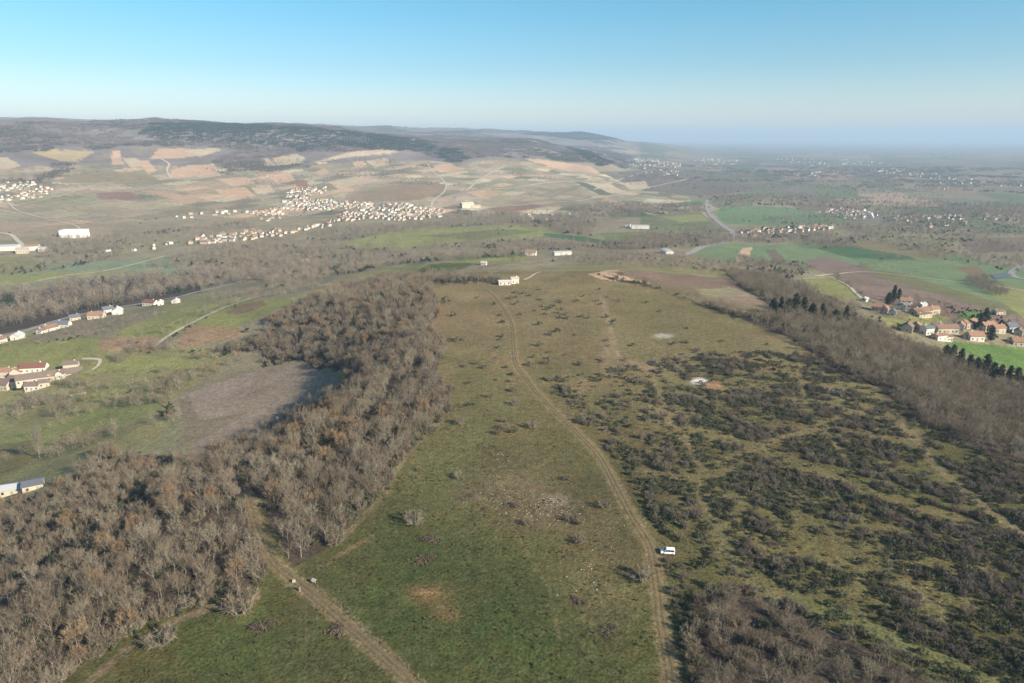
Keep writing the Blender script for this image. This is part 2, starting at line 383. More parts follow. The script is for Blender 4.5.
FIELDS = [  # (polygon in photo pixels, colour, r_min, r_max); later ones lie on top
    # left valley
    ([(-60, 262), (82, 262), (170, 256), (198, 272), (150, 280), (120, 284), (60, 290), (-60, 296)], TEAL),
    ([(-60, 281), (60, 272), (128, 270), (124, 274), (62, 279), (-60, 292)], LGREEN),
    ([(-60, 255), (30, 258), (48, 266), (20, 275), (-60, 278)], VOLIVE),
    ([(95, 258), (122, 254), (128, 259), (104, 262)], SCRUB),
    ([(200, 243), (215, 240), (235, 244), (220, 250)], VGREEN),
    ([(-60, 300), (140, 278), (256, 270), (262, 280), (150, 303), (75, 316), (-60, 350)], LITTER),
    ([(-60, 352), (70, 320), (150, 306), (280, 276), (330, 268), (330, 285), (256, 296), (160, 340), (-60, 372)], VOLIVE),
    ([(30, 336), (80, 318), (160, 308), (170, 316), (105, 338), (30, 343)], SCRUB),
    ([(-60, 350), (85, 338), (115, 340), (150, 318), (200, 305), (232, 303), (190, 325), (155, 348), (120, 356), (60, 366), (-60, 372)], LGREEN),
    ([(115, 333), (160, 314), (232, 304), (225, 310), (175, 332), (160, 338)], LGREEN),
    ([(98, 343), (108, 337), (166, 337), (157, 350), (100, 351)], EARTH),
    ([(-60, 372), (60, 366), (100, 358), (180, 345), (240, 350), (210, 375), (170, 400), (160, 440), (40, 470), (-60, 500)], VOLIVE),
    ([(100, 362), (140, 356), (190, 360), (205, 368), (180, 375), (130, 372), (100, 372)], LGREEN),
    ([(100, 380), (150, 374), (200, 370), (190, 380), (120, 388)], VOLIVE),
    ([(65, 400), (110, 388), (165, 389), (160, 396), (120, 398), (75, 404)], LGREEN),
    ([(0, 436), (40, 425), (110, 402), (160, 404), (150, 415), (110, 428), (60, 445), (0, 462)], LGREEN),
    ([(75, 371), (95, 362), (103, 363), (100, 373), (80, 378)], LGREEN),
    ([(175, 347), (186, 326), (235, 327), (250, 332), (235, 338), (190, 347)], EARTH),
    ([(186, 326), (230, 306), (262, 297), (322, 287), (322, 292), (280, 308), (235, 328)], LGREEN),
    ([(235, 307), (262, 300), (268, 305), (238, 315), (225, 314)], BROWNG),
    ([(225, 300), (262, 285), (320, 280), (322, 285), (262, 295), (235, 300)], LGREEN),
    ([(225, 348), (256, 345), (250, 352), (215, 353)], EARTH),
    ([(-60, 500), (40, 460), (70, 440), (130, 430), (90, 460), (40, 480), (-60, 520)], VOLIVE),
    ([(-30, 450), (30, 440), (38, 455), (20, 470), (-30, 480)], (.17, .145, .065)),
    ([(180, 400), (186, 393), (200, 388), (258, 370), (295, 362), (324, 371), (300, 388), (268, 402), (240, 418), (195, 425), (178, 415)], PLOUGH),
    ([(258, 370), (295, 362), (326, 369), (344, 384), (304, 414), (262, 436), (232, 452), (205, 462), (185, 455), (200, 430), (240, 405)], (.215, .168, .125)),
    ([(178, 400), (188, 396), (200, 420), (250, 412), (215, 432), (190, 445), (165, 455), (185, 430)], (.17, .14, .095)),
    # middle valley
    ([(200, 246), (330, 238), (560, 240), (700, 235), (720, 262), (600, 268), (480, 268), (350, 290), (260, 300), (200, 290)], SCRUB),
    ([(340, 243), (380, 234), (430, 227), (540, 225), (562, 234), (530, 238), (470, 240), (430, 246), (395, 251), (350, 248)], LGREEN),
    ([(420, 236), (500, 229), (540, 231), (480, 240)], (.135, .135, .06)),
    ([(350, 276), (410, 264), (430, 262), (405, 278), (365, 279)], LGREEN),
    ([(378, 275), (415, 262), (428, 263), (405, 276)], (.15, .15, .065)),
    ([(405, 276), (430, 264), (478, 262), (460, 270), (425, 277)], GREEN),
    ([(440, 262), (480, 258), (530, 253), (528, 260), (490, 264)], LGREEN),
    ([(450, 257), (520, 252), (520, 256), (462, 260)], (.12, .15, .05)),
    ([(300, 262), (325, 258), (330, 262), (305, 266)], LGREEN),
    ([(480, 268), (550, 258), (610, 256), (610, 262), (540, 266), (490, 273)], VGREEN),
    # field plateau beyond the hill
    ([(560, 272), (600, 268), (640, 272), (700, 285), (760, 298), (770, 310), (720, 305), (650, 288), (610, 280)], BROWNG),
    ([(588, 274), (610, 270), (636, 272), (656, 281), (645, 286), (622, 281), (600, 279)], ORANGE),
    ([(610, 272), (650, 270), (735, 280), (770, 295), (740, 298), (690, 290), (650, 283)], (.17, .12, .085)),
    ([(695, 290), (730, 287), (758, 296), (740, 299), (705, 297)], VGREEN),
    ([(700, 296), (760, 297), (775, 308), (735, 306)], (.19, .14, .10)),
    ([(606, 261), (638, 261), (638, 264), (606, 263)], (.26, .20, .15)),
    ([(560, 266), (610, 262), (700, 266), (755, 275), (740, 280), (640, 270), (570, 271)], VOLIVE),
    # fields right of centre
    ([(578, 236), (640, 231), (730, 233), (735, 242), (640, 243), (600, 240)], FAROL),
    ([(597, 233), (640, 232), (652, 236), (610, 241)], (.13, .155, .06)),
    ([(545, 233), (580, 236), (612, 242), (605, 244), (570, 240), (545, 236)], (.06, .11, .05)),
    ([(640, 216), (700, 212), (712, 222), (728, 232), (640, 230)], (.13, .14, .07)),
    ([(660, 217), (700, 214), (710, 221), (680, 222)], LGREEN),
    ([(605, 212), (640, 210), (655, 217), (610, 217)], (.07, .12, .055)),
    ([(660, 204), (700, 201), (704, 205), (665, 208)], (.07, .125, .055)),
    ([(712, 212), (725, 207), (760, 206), (830, 212), (850, 219), (830, 226), (780, 226), (725, 224)], (.125, .185, .09)),
    ([(692, 252), (712, 245), (735, 243), (770, 245), (800, 243), (850, 243), (900, 240), (985, 262), (1100, 285), (1100, 340), (960, 300), (880, 272), (820, 268), (740, 263), (700, 258)], (.13, .175, .085)),
    ([(735, 262), (742, 248), (752, 247), (748, 262)], ORANGE),
    ([(765, 250), (775, 249), (788, 262), (775, 263)], (.12, .10, .07)),
    ([(820, 245), (860, 240), (940, 244), (960, 253), (935, 260), (880, 255)], (.17, .14, .078)),
    ([(815, 248), (850, 246), (908, 256), (918, 260), (850, 258)], (.06, .115, .05)),
    ([(805, 260), (825, 257), (870, 268), (1030, 312), (1030, 330), (960, 322), (870, 300), (835, 277), (812, 268)], (.165, .12, .095)),
    ([(800, 280), (835, 277), (862, 298), (840, 299), (800, 285)], LGREEN),
    ([(862, 268), (900, 273), (1030, 312), (1030, 320), (940, 295), (880, 278)], (.135, .13, .062)),
    ([(985, 290), (1000, 285), (1100, 300), (1100, 340), (1024, 318)], LGREEN),
    ([(955, 268), (975, 265), (990, 275), (980, 279)], BROWNG),
    ([(880, 318), (935, 313), (948, 318), (930, 330), (895, 330)], LGREEN),
    ([(955, 312), (980, 311), (985, 318), (960, 320)], (.085, .15, .045)),
    ([(940, 340), (1000, 346), (1100, 356), (1100, 388), (1024, 374), (985, 362), (960, 350)], (.095, .155, .045)),
    ([(955, 238), (1100, 236), (1100, 250), (970, 252)], (.15, .115, .085)),
    ([(855, 228), (890, 228), (905, 236), (960, 240), (940, 246), (870, 238)], FAROL),
    ([(790, 204), (860, 206), (870, 210), (800, 211)], (.17, .13, .095)),
    # vineyards under the long ridge
    ([(33, 153), (40, 149), (95, 151), (78, 162), (60, 161)], (.34, .265, .145)),
    ([(-60, 156), (8, 158), (22, 166), (6, 169), (-60, 170)], TAN),
    ([(-60, 172), (50, 166), (56, 172), (30, 180), (-60, 183)], VINEB),
    ([(75, 165), (100, 160), (140, 164), (150, 178), (55, 181)], VGREEN),
    ([(93, 157), (112, 151), (112, 159), (92, 160)], VINEB),
    ([(113, 151), (121, 150), (122, 158), (124, 165), (113, 165), (111, 158)], ORANGE),
    ([(122, 158), (138, 158), (141, 167), (130, 167)], TAN),
    ([(128, 147), (150, 148), (158, 150), (150, 157), (135, 155)], VINE),
    ([(158, 149), (183, 148), (205, 150), (200, 156), (180, 158), (150, 159)], ORANGE),
    ([(183, 150), (215, 148), (222, 150), (200, 157)], TAN),
    ([(138, 161), (148, 160), (157, 171), (148, 174)], ORANGE),
    ([(170, 170), (190, 165), (213, 164), (218, 174), (172, 179)], ORANGE),
    ([(150, 174), (165, 170), (172, 180), (150, 180)], VGREEN),
    ([(65, 176), (110, 172), (150, 175), (160, 181), (60, 183)], (.22, .17, .10)),
    ([(60, 182), (180, 180), (260, 176), (260, 195), (60, 195)], VGREEN),
    ([(62, 187), (98, 186), (98, 191), (58, 192)], VINEB),
    ([(95, 193), (130, 192), (142, 199), (100, 200)], (.20, .12, .09)),
    ([(-60, 205), (60, 204), (140, 199), (260, 196), (260, 232), (110, 240), (-60, 232)], VINE),
    ([(10, 200), (65, 197), (110, 204), (60, 207), (15, 209)], VGREEN),
    ([(-60, 224), (30, 222), (100, 226), (140, 236), (-60, 240)], VINEB),
    ([(140, 190), (168, 192), (215, 202), (180, 201)], (.35, .24, .15)),
    ([(75, 207), (150, 202), (190, 208), (150, 212), (90, 211)], VINEB),
    ([(112, 230), (190, 226), (200, 230), (112, 236)], (.19, .15, .10)),
    ([(185, 188), (214, 179), (222, 188), (200, 191)], VINEB),
    ([(214, 179), (246, 177), (256, 184), (232, 186)], ORANGE),
    ([(265, 175), (291, 173), (296, 181), (276, 183)], ORANGE),
    ([(215, 190), (245, 187), (256, 196), (228, 199)], ORANGE),
    ([(250, 187), (270, 185), (275, 192), (258, 194)], TAN),
    ([(294, 183), (305, 181), (310, 186), (298, 187)], (.26, .13, .09)),
    ([(272, 158), (297, 154), (305, 158), (303, 163), (278, 166)], TAN),
    ([(260, 160), (268, 158), (276, 166), (266, 167)], TAN),
    ([(313, 173), (324, 168), (330, 172), (322, 176)], ORANGE),
    ([(300, 170), (340, 165), (360, 172), (340, 176), (310, 180)], VINE),
    ([(312, 162), (350, 152), (370, 150), (400, 150), (396, 153), (350, 157), (325, 161)], TAN),
    ([(372, 144), (378, 142), (385, 149), (376, 151)], ORANGE),
    ([(352, 162), (364, 161), (368, 167), (356, 168)], ORANGE),
    ([(366, 161), (389, 158), (388, 164), (376, 168)], TAN),
    ([(388, 161), (420, 160), (432, 164), (400, 167)], VINEB),
    ([(330, 183), (360, 176), (370, 180), (340, 190)], TAN),
    ([(395, 175), (432, 172), (440, 181), (412, 181)], VINEB),
    ([(345, 195), (400, 184), (446, 184), (448, 190), (420, 200), (345, 203)], (.22, .155, .10)),
    ([(345, 190), (380, 183), (410, 185), (380, 193)], VGREEN),
    ([(320, 197), (345, 192), (395, 194), (400, 203), (340, 204)], VINE),
    ([(433, 166), (450, 163), (462, 170), (440, 173)], ORANGE),
    ([(440, 173), (468, 170), (490, 173), (470, 190), (446, 182)], VGREEN),
    ([(466, 192), (490, 189), (500, 195), (480, 199)], ORANGE),
    ([(450, 161), (500, 158), (520, 165), (490, 170), (465, 168)], VINE),
    ([(522, 158), (545, 160), (590, 166), (600, 173), (570, 172), (540, 164)], ORANGE),
    ([(500, 165), (530, 170), (520, 176), (498, 172)], VGREEN),
    ([(490, 180), (560, 182), (590, 188), (640, 186), (640, 200), (560, 206), (480, 206)], VGREEN),
    ([(530, 186), (560, 182), (575, 189), (545, 196)], VINE),
    ([(575, 182), (600, 184), (618, 194), (600, 195)], (.10, .11, .07)),
    ([(585, 182), (610, 184), (625, 192), (612, 194)], TAN),
    ([(480, 205), (512, 200), (560, 204), (560, 208), (480, 216)], VINE),
    ([(490, 208), (530, 204), (550, 206), (500, 214)], (.20, .13, .09)),
    ([(600, 172), (650, 170), (720, 178), (760, 190), (700, 196), (640, 190)], (.135, .11, .085)),
    ([(622, 183), (645, 181), (650, 188), (630, 190)], TAN),
]
BLOBS = [  # soft patches: (px, py, rx, ry, colour, strength)
    (520, 640, 110, 75, (.050, .066, .022), .85), (400, 590, 70, 70, (.048, .068, .022), .85), (350, 570, 40, 24, (.072, .074, .029), .7),
    (470, 560, 60, 40, (.054, .065, .024), .6), (230, 650, 75, 40, (.064, .080, .027), .85), (330, 655, 60, 40, (.068, .074, .029), .7),
    (440, 470, 40, 50, (.105, .108, .046), .7), (470, 400, 30, 50, (.12, .115, .05), .7), (600, 560, 45, 70, (.115, .092, .05), .6),
    (545, 510, 45, 25, (.13, .095, .062), .5), (500, 490, 45, 18, (.145, .11, .068), .6), (470, 320, 60, 25, (.165, .12, .068), .7),
    (580, 330, 60, 40, (.14, .11, .058), .6), (540, 400, 25, 40, (.125, .112, .05), .5), (700, 330, 60, 25, (.125, .112, .052), .6),
    (740, 520, 90, 60, (.135, .115, .052), .7), (900, 560, 120, 60, (.138, .117, .054), .7), (428, 592, 9, 4, (.34, .22, .11), 1.25),
    (430, 594, 26, 12, (.16, .105, .05), .7), (445, 612, 16, 10, (.15, .10, .05), .6), (700, 381, 9, 3.2, (.62, .58, .50), 1.3), (714, 385, 10, 3.5, (.30, .17, .10), 1.0),
    (663, 336, 10, 2.5, (.5, .48, .42), 1.2), (836, 391, 9, 2, (.5, .47, .40), 1.1), (610, 345, 9, 25, (.22, .165, .10), .7), (602, 305, 6, 25, (.19, .15, .09), .5),
    (770, 470, 14, 6, (.2, .16, .1), .5), (520, 470, 30, 18, (.14, .112, .06), .5), (640, 330, 60, 20, (.125, .115, .055), .5),
    (800, 610, 60, 14, (.09, .09, .038), .6), (690, 560, 25, 40, (.09, .082, .036), .5), (556, 500, 14, 6, (.25, .2, .14), .6), (880, 430, 60, 30, (.14, .112, .06), .5),
    (430, 310, 20, 14, (.20, .13, .075), .6), (500, 300, 25, 12, (.15, .125, .062), .5), (650, 300, 60, 14, (.13, .115, .055), .6),
    (340, 620, 26, 20, (.10, .11, .042), .5), (250, 610, 20, 18, (.10, .115, .042), .5),
]
STRIPS = [  # worn strips in the grass: (pixel polyline, half width px, colour, strength)
    ([(768, 592), (850, 618), (905, 645), (1010, 690)], 8, (.115, .118, .05), .8),
    ([(645, 365), (660, 390), (668, 420), (690, 445), (700, 470)], 4.5, (.17, .135, .075), .8),
    ([(690, 428), (760, 448), (810, 468), (860, 488), (900, 502), (960, 520)], 5, (.135, .115, .055), .8),
    ([(700, 470), (761, 446), (806, 432), (840, 418), (880, 405)], 3.5, (.16, .13, .07), .7),
    ([(800, 372), (806, 400), (822, 425), (850, 465)], 3.5, (.15, .12, .062), .7),
    ([(905, 425), (935, 465), (985, 508), (1030, 540)], 4.5, (.155, .125, .07), .8),
    ([(700, 490), (720, 535), (750, 580), (775, 594)], 7, (.135, .118, .058), .8),
    ([(603, 300), (609, 325), (614, 345), (620, 360), (650, 368)], 3, (.22, .165, .10), .8),
    ([(640, 470), (700, 480), (745, 463)], 4, (.15, .125, .065), .6),
    ([(430, 312), (465, 302), (495, 298), (560, 292)], 1.5, (.17, .13, .075), .7),
    ([(940, 610), (900, 580), (880, 540), (862, 520)], 4, (.13, .115, .06), .6),
    ([(305, 588), (306, 620), (305, 683)], 1.3, (.115, .095, .05), .6), ([(319, 568), (345, 552), (372, 535)], 2.5, (.17, .12, .068), .6),
    ([(447, 392), (448, 410), (420, 440), (395, 470), (385, 495), (345, 535)], 3, (.17, .135, .085), .8),
    ([(258, 597), (215, 606), (180, 619), (135, 642), (90, 682)], 4, (.17, .125, .08), .8),
    ([(560, 640), (550, 590), (520, 540), (505, 500)], 2, (.125, .10, .052), .5),
    ([(520, 480), (470, 430), (455, 380)], 1.5, (.15, .12, .065), .4),
]
PLATEAU_WOODS = [  # ground polygons of the woods near the camera
    [(-80, 520), (0, 508), (45, 492), (80, 470), (105, 452), (165, 456), (205, 462), (232, 450), (262, 434), (302, 412), (340, 386), (350, 366), (380, 330),
     (430, 300), (438, 310), (430, 325), (446, 345), (438, 372), (447, 392), (446, 412), (418, 440), (390, 468), (382, 490), (347, 524), (335, 543), (308, 560),
     (290, 566), (262, 505), (246, 480), (243, 505), (256, 545), (268, 572), (256, 588), (218, 597), (185, 608), (150, 621), (122, 633), (98, 651), (60, 683), (-80, 760)],
    [(595, 274), (640, 282), (690, 300), (735, 318), (765, 327), (800, 345), (835, 368), (880, 388), (905, 412), (955, 440), (1090, 490), (1090, 395), (1010, 385),
     (960, 362), (905, 345), (872, 322), (815, 296), (770, 276), (725, 274), (745, 290), (772, 305), (765, 318), (705, 303), (650, 287), (610, 278)],
    [(690, 604), (705, 592), (745, 592), (800, 610), (860, 645), (950, 690), (1000, 740), (690, 740)],
    [(300, 300), (345, 288), (420, 283), (500, 283), (500, 278), (420, 275), (370, 280), (330, 290), (290, 322), (262, 332), (262, 368), (300, 360), (322, 370), (345, 350)],
    [(205, 352), (250, 338), (262, 332), (262, 350), (225, 352)],
    [(272, 318), (300, 303), (345, 288), (352, 300), (350, 372), (322, 368), (300, 356), (262, 350), (240, 352), (236, 345), (262, 334)],
    [(345, 372), (350, 350), (340, 292), (380, 284), (432, 284), (436, 300), (430, 302), (380, 332)],
]


def catmull(pts, step=6.0):
    pts = [Vector((p[0], p[1])) for p in pts]
    out = []
    for i in range(len(pts)-1):
        p0 = pts[max(i-1, 0)]; p1 = pts[i]; p2 = pts[i+1]; p3 = pts[min(i+2, len(pts)-1)]
        n = max(2, int((p2-p1).length/step))
        for k in range(n):
            t = k/n
            out.append(.5*((2*p1)+(p2-p0)*t+(2*p0-5*p1+4*p2-p3)*t*t+(3*p1-p0-3*p2+p3)*t**3))
    out.append(pts[-1]); return out


MAIN_TRACK = [(484, 287), (495, 297), (505, 310), (512, 324), (514, 343), (516, 363), (526, 378), (549, 405), (582, 437), (601, 458), (616, 485), (634, 519), (650, 545), (657, 578), (662, 622), (669, 660), (676, 712)]
SIDE_TRACK = [(246, 486), (252, 512), (262, 540), (274, 562), (290, 576), (305, 588), (330, 609), (365, 640), (400, 672), (430, 705)]


def paint(x, y, z):
    px, py, dep = project(x, y, z)
    r = np.hypot(x, y)
    n = x.shape[0]
    jk = 1-.75*sstep(700, 1700, r)
    jx = (vnoise(x/(r*.006+.5), y/(r*.006+.5), 71)-.5)*1.6*jk
    jy = (vnoise(x/(r*.006+.5), y/(r*.006+.5), 72)-.5)*1.0*jk
    qx, qy = px+jx, py+jy
    front = y > 40
    col = np.zeros((n, 3)); col[:] = FAROL
    sd = sdf(x, y, RIM)
    # far patchwork of small fields
    rot = .35
    ux = (x*math.cos(rot)-y*math.sin(rot)); uy = (x*math.sin(rot)+y*math.cos(rot))
    cell = np.where(r < 7000, 1.0, 2.2)
    wx = ux/(150*cell)+vnoise(ux/300, uy/300, 40)*1.4; wy = uy/(310*cell)+vnoise(ux/300, uy/300, 41)*1.2
    h1 = _hash(np.floor(wx), np.floor(wy), 50)
    pal = np.array([VINE, VGREEN, VINEB, FAROL, (.20, .165, .115), (.14, .155, .085), (.15, .135, .095), (.24, .18, .12), (.165, .15, .11), (.12, .15, .08)])
    fld = pal[(h1*9.99).astype(int)]*(1-.3*sstep(2500, 5000, r)*(px > 640))[:, None]
    w = sstep(1500, 2000, r)[:, None]
    col = col*(1-w)+fld*w
    vineside = (px < 690) & (r > 1750) & (r < 3600)
    vp = np.array([VINE, VGREEN, VINEB, (.26, .22, .14), (.21, .195, .115), (.33, .25, .17), (.25, .205, .15), (.155, .135, .09), (.39, .33, .225), (.42, .29, .185)])
    vx = ux/62+.5*vnoise(ux/260, uy/260, 43); vy = uy/105+.5*vnoise(ux/260, uy/260, 44)+.37*_hash(np.floor(vx), np.floor(vx), 57)
    hv = _hash(np.floor(vx), np.floor(vy), 51)
    vcol = vp[(hv*9.99).astype(int)]
    fx = np.abs((vx % 1)-.5); fy = np.abs((vy % 1)-.5)
    rows = (1+.08*np.sin(ux/58*2*math.pi*3))*np.where((fx > .465) & (_hash(np.floor(vx+.5), np.floor(vy), 53) > .45), .62, 1)*np.where((fy > .475) & (_hash(np.floor(vx), np.floor(vy+.5), 54) > .5), 1.45, 1)
    vcol = vcol*(.76+.5*_hash(np.floor(vx)+7, np.floor(vy)-3, 59))[:, None]
    col = np.where(vineside[:, None], vcol*rows[:, None], col)
    # forest floor on the ridges
    ridge = front & (px < 640) & (z > (-5+40*fbm(x/300, y/300, 61, 3))) & (r > 2900)
    col = np.where(ridge[:, None], np.array((.165, .135, .12))*(.7+.7*fbm(x/140, y/140, 62, 3))[:, None], col)
    midv = front & (r > 450) & (r < 1900) & (sd > 60)
    col = np.where(midv[:, None], np.array(SCRUB)*(0.8+.5*fbm(x/40, y/40, 66, 3))[:, None], col)
    # hill top
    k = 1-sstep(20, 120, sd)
    dry = sstep(130, 430, y+45*(fbm(x/40, y/40, 87, 3)-.5)-.25*np.maximum(x-70, 0))[:, None]  # greener near, browner far; vignette and sun-angle brightness also painted into this albedo
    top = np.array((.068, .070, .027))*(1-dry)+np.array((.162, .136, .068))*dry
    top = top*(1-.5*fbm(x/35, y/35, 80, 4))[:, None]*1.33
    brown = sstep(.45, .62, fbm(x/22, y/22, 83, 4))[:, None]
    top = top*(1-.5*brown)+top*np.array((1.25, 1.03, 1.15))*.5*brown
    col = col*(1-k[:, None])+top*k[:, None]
    grass = k.copy()
    for item in FIELDS:
        poly, c = item[0], np.array(item[1])
        a = np.array(poly, float)
        m = front & (qx > a[:, 0].min()) & (qx < a[:, 0].max()) & (qy > a[:, 1].min()) & (qy < a[:, 1].max()) & ~((sd < 25) & (r < 520))
        idx = np.nonzero(m)[0]
        if len(idx):
            ii = idx[inpoly(qx[idx], qy[idx], a)]
            var = .86+.28*fbm(x[ii]/(20+r[ii]*.02), y[ii]/(20+r[ii]*.02), 90, 3)
            if item[1] in (VINE, VGREEN, VINEB) and a[:, 1].max() < 245: col[ii] = .3*c*var[:, None]+.7*col[ii]
            else: col[ii] = c*var[:, None]
            grass[ii] = .6
    for bx, by, rx, ry, c, s in BLOBS:
        near = front & (np.abs(px-bx) < 3*rx) & (np.abs(py-by) < 3*ry) & (r < 900)
        ii = np.nonzero(near)[0]
        d = ((px[ii]-bx)/rx)**2+((py[ii]-by)/ry)**2
        ns = fbm(x[ii]/4, y[ii]/4, 95, 3)
        w = np.clip(s*np.exp(-d**1.5)*(0.55+.9*ns), 0, 1)[:, None]
        col[ii] = col[ii]*(1-w)+np.array(c)*w
    for line, hw, c, s in STRIPS:
        d = polydist(px, py, line)
        near = front & (d < hw*2.2) & (r < 900)
        ii = np.nonzero(near)[0]
        ns = fbm(x[ii]/2.5, y[ii]/2.5, 97, 3)
        w = np.clip(s*(1-sstep(.5*hw, 1.3*hw, d[ii]))*(.4+1.1*ns), 0, 1)[:, None]
        col[ii] = col[ii]*(1-w)+np.array(c)*w
    for line, hw, c in ((MAIN_TRACK, 2.5, (.215, .165, .09)), (SIDE_TRACK, 2.6, (.20, .152, .086))):
        tx, ty, _ = P([q[0] for q in line], [q[1] for q in line])
        ii = np.nonzero(front & (r < 800))[0]
        lx = np.array([(q.x, q.y) for q in catmull(list(zip(tx, ty)), 6)])
        ii = ii[(x[ii] > lx[:, 0].min()-9) & (x[ii] < lx[:, 0].max()+9) & (y[ii] < lx[:, 1].max()+9)]
        d = polydist(x[ii], y[ii], [tuple(q) for q in lx])
        ns = fbm(x[ii]/2.2, y[ii]/2.2, 99, 4)
        w = np.clip((1-sstep(.35*hw, 1.5*hw, d+1.6*(ns-.5)))*(.45+.9*ns), 0, .95)[:, None]
        col[ii] = col[ii]*(1-w)+np.array(c)*w
    for poly in PLATEAU_WOODS:
        ii = np.nonzero(front & (r < 900))[0]
        ii = ii[inpoly(qx[ii]+jx[ii]*3, qy[ii]+jy[ii]*3, np.array(poly, float))]
        v = .75+.5*fbm(x[ii]/6, y[ii]/6, 98, 3)
        col[ii] = np.array(LITTER)*v[:, None]; grass[ii] = .2
    # right-hand lawn of scrub: earthier between the bushes
    return np.clip(col, .01, .9), grass


# ------------------------------------------------------------------ the ground sheet (finer near the camera's foot, coarser far off)
def build_ground():
    x, y, z = GX.ravel(), GY.ravel(), GZ.ravel()
    nr, nt_ = GX.shape
    i = np.arange(nr-1)[:, None]*nt_+np.arange(nt_-1)[None, :]
    q = np.stack([i, i+nt_, i+nt_+1, i+1], -1).reshape(-1, 4)[:, ::-1]
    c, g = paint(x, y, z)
    # the part around and behind the viewpoint: a plain fan joined to the inner ring
    verts = np.stack([x, y, z], -1)
    me = mesh_np('ground', verts, q, [], smooth=True)
    a = me.color_attributes.new('Col', 'FLOAT_COLOR', 'POINT')
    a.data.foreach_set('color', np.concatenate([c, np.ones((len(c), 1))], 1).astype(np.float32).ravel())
    a2 = me.attributes.new('grass', 'FLOAT', 'POINT'); a2.data.foreach_set('value', g.astype(np.float32))
    print('ground verts', len(verts))
    m, nt, b = new_mat('ground')
    at = N(nt, 'ShaderNodeAttribute', attribute_name='Col')
    ag = N(nt, 'ShaderNodeAttribute', attribute_name='grass')
    tc = N(nt, 'ShaderNodeTexCoord')
    prev = at.outputs['Color']
    for sc_, lo, hi, det in ((1.3, .45, 1.55, 6), (.33, .70, 1.30, 5), (.035, .86, 1.14, 3)):
        no = N(nt, 'ShaderNodeTexNoise'); no.inputs['Scale'].default_value = sc_; no.inputs['Detail'].default_value = det
        no.inputs['Roughness'].default_value = .65
        nt.links.new(tc.outputs['Object'], no.inputs['Vector'])
        mr = N(nt, 'ShaderNodeMapRange'); mr.inputs['From Min'].default_value = .3; mr.inputs['From Max'].default_value = .7
        mr.inputs['To Min'].default_value = lo; mr.inputs['To Max'].default_value = hi
        nt.links.new(no.outputs['Fac'], mr.inputs['Value'])
        mx = N(nt, 'ShaderNodeMix', data_type='RGBA', blend_type='MULTIPLY'); mx.inputs[0].default_value = 1
        nt.links.new(prev, mx.inputs[6]); nt.links.new(mr.outputs['Result'], mx.inputs[7]); prev = mx.outputs[2]
    no = N(nt, 'ShaderNodeTexNoise'); no.inputs['Scale'].default_value = .23; no.inputs['Detail'].default_value = 7; no.inputs['Roughness'].default_value = .7
    nt.links.new(tc.outputs['Object'], no.inputs['Vector'])
    mr = N(nt, 'ShaderNodeMapRange'); mr.inputs['From Min'].default_value = .48; mr.inputs['From Max'].default_value = .60; mr.inputs['To Max'].default_value = .75
    nt.links.new(no.outputs['Fac'], mr.inputs['Value'])
    mm = N(nt, 'ShaderNodeMath', operation='MULTIPLY'); nt.links.new(mr.outputs['Result'], mm.inputs[0]); nt.links.new(ag.outputs['Fac'], mm.inputs[1])
    tint = N(nt, 'ShaderNodeMix', data_type='RGBA', blend_type='MULTIPLY'); nt.links.new(mm.outputs[0], tint.inputs[0]); nt.links.new(prev, tint.inputs[6])
    tint.inputs[7].default_value = (1.13, .95, .90, 1); prev = tint.outputs[2]
    # dry straw flecks and brown tufts in the turf
    no = N(nt, 'ShaderNodeTexNoise'); no.inputs['Scale'].default_value = .9; no.inputs['Detail'].default_value = 5; no.inputs['Roughness'].default_value = .75
    nt.links.new(tc.outputs['Object'], no.inputs['Vector'])
    mr = N(nt, 'ShaderNodeMapRange'); mr.inputs['From Min'].default_value = .56; mr.inputs['From Max'].default_value = .68
    nt.links.new(no.outputs['Fac'], mr.inputs['Value'])
    mm = N(nt, 'ShaderNodeMath', operation='MULTIPLY'); nt.links.new(mr.outputs['Result'], mm.inputs[0]); nt.links.new(ag.outputs['Fac'], mm.inputs[1])
    m3 = N(nt, 'ShaderNodeMath', operation='MULTIPLY'); m3.inputs[1].default_value = .45; nt.links.new(mm.outputs[0], m3.inputs[0])
    mx = N(nt, 'ShaderNodeMix', data_type='RGBA'); nt.links.new(m3.outputs[0], mx.inputs[0]); nt.links.new(prev, mx.inputs[6])
    mx.inputs[7].default_value = (.20, .155, .085, 1)
    nt.links.new(mx.outputs[2], b.inputs['Base Color'])
    nb = N(nt, 'ShaderNodeTexNoise'); nb.inputs['Scale'].default_value = 1.1; nb.inputs['Detail'].default_value = 4
    nt.links.new(tc.outputs['Object'], nb.inputs['Vector'])
    bp = N(nt, 'ShaderNodeBump'); bp.inputs['Strength'].default_value = .7; bp.inputs['Distance'].default_value = .35
    nt.links.new(nb.outputs['Fac'], bp.inputs['Height']); nt.links.new(bp.outputs['Normal'], b.inputs['Normal'])
    b.inputs['Roughness'].default_value = .95; b.inputs['Specular IOR Level'].default_value = .05
    me.materials.append(m)
    o = link_mesh('ground', me)
    tag(o, 'rolling ground of meadow, fields and valley floor', 'ground', kind='structure')


build_ground()


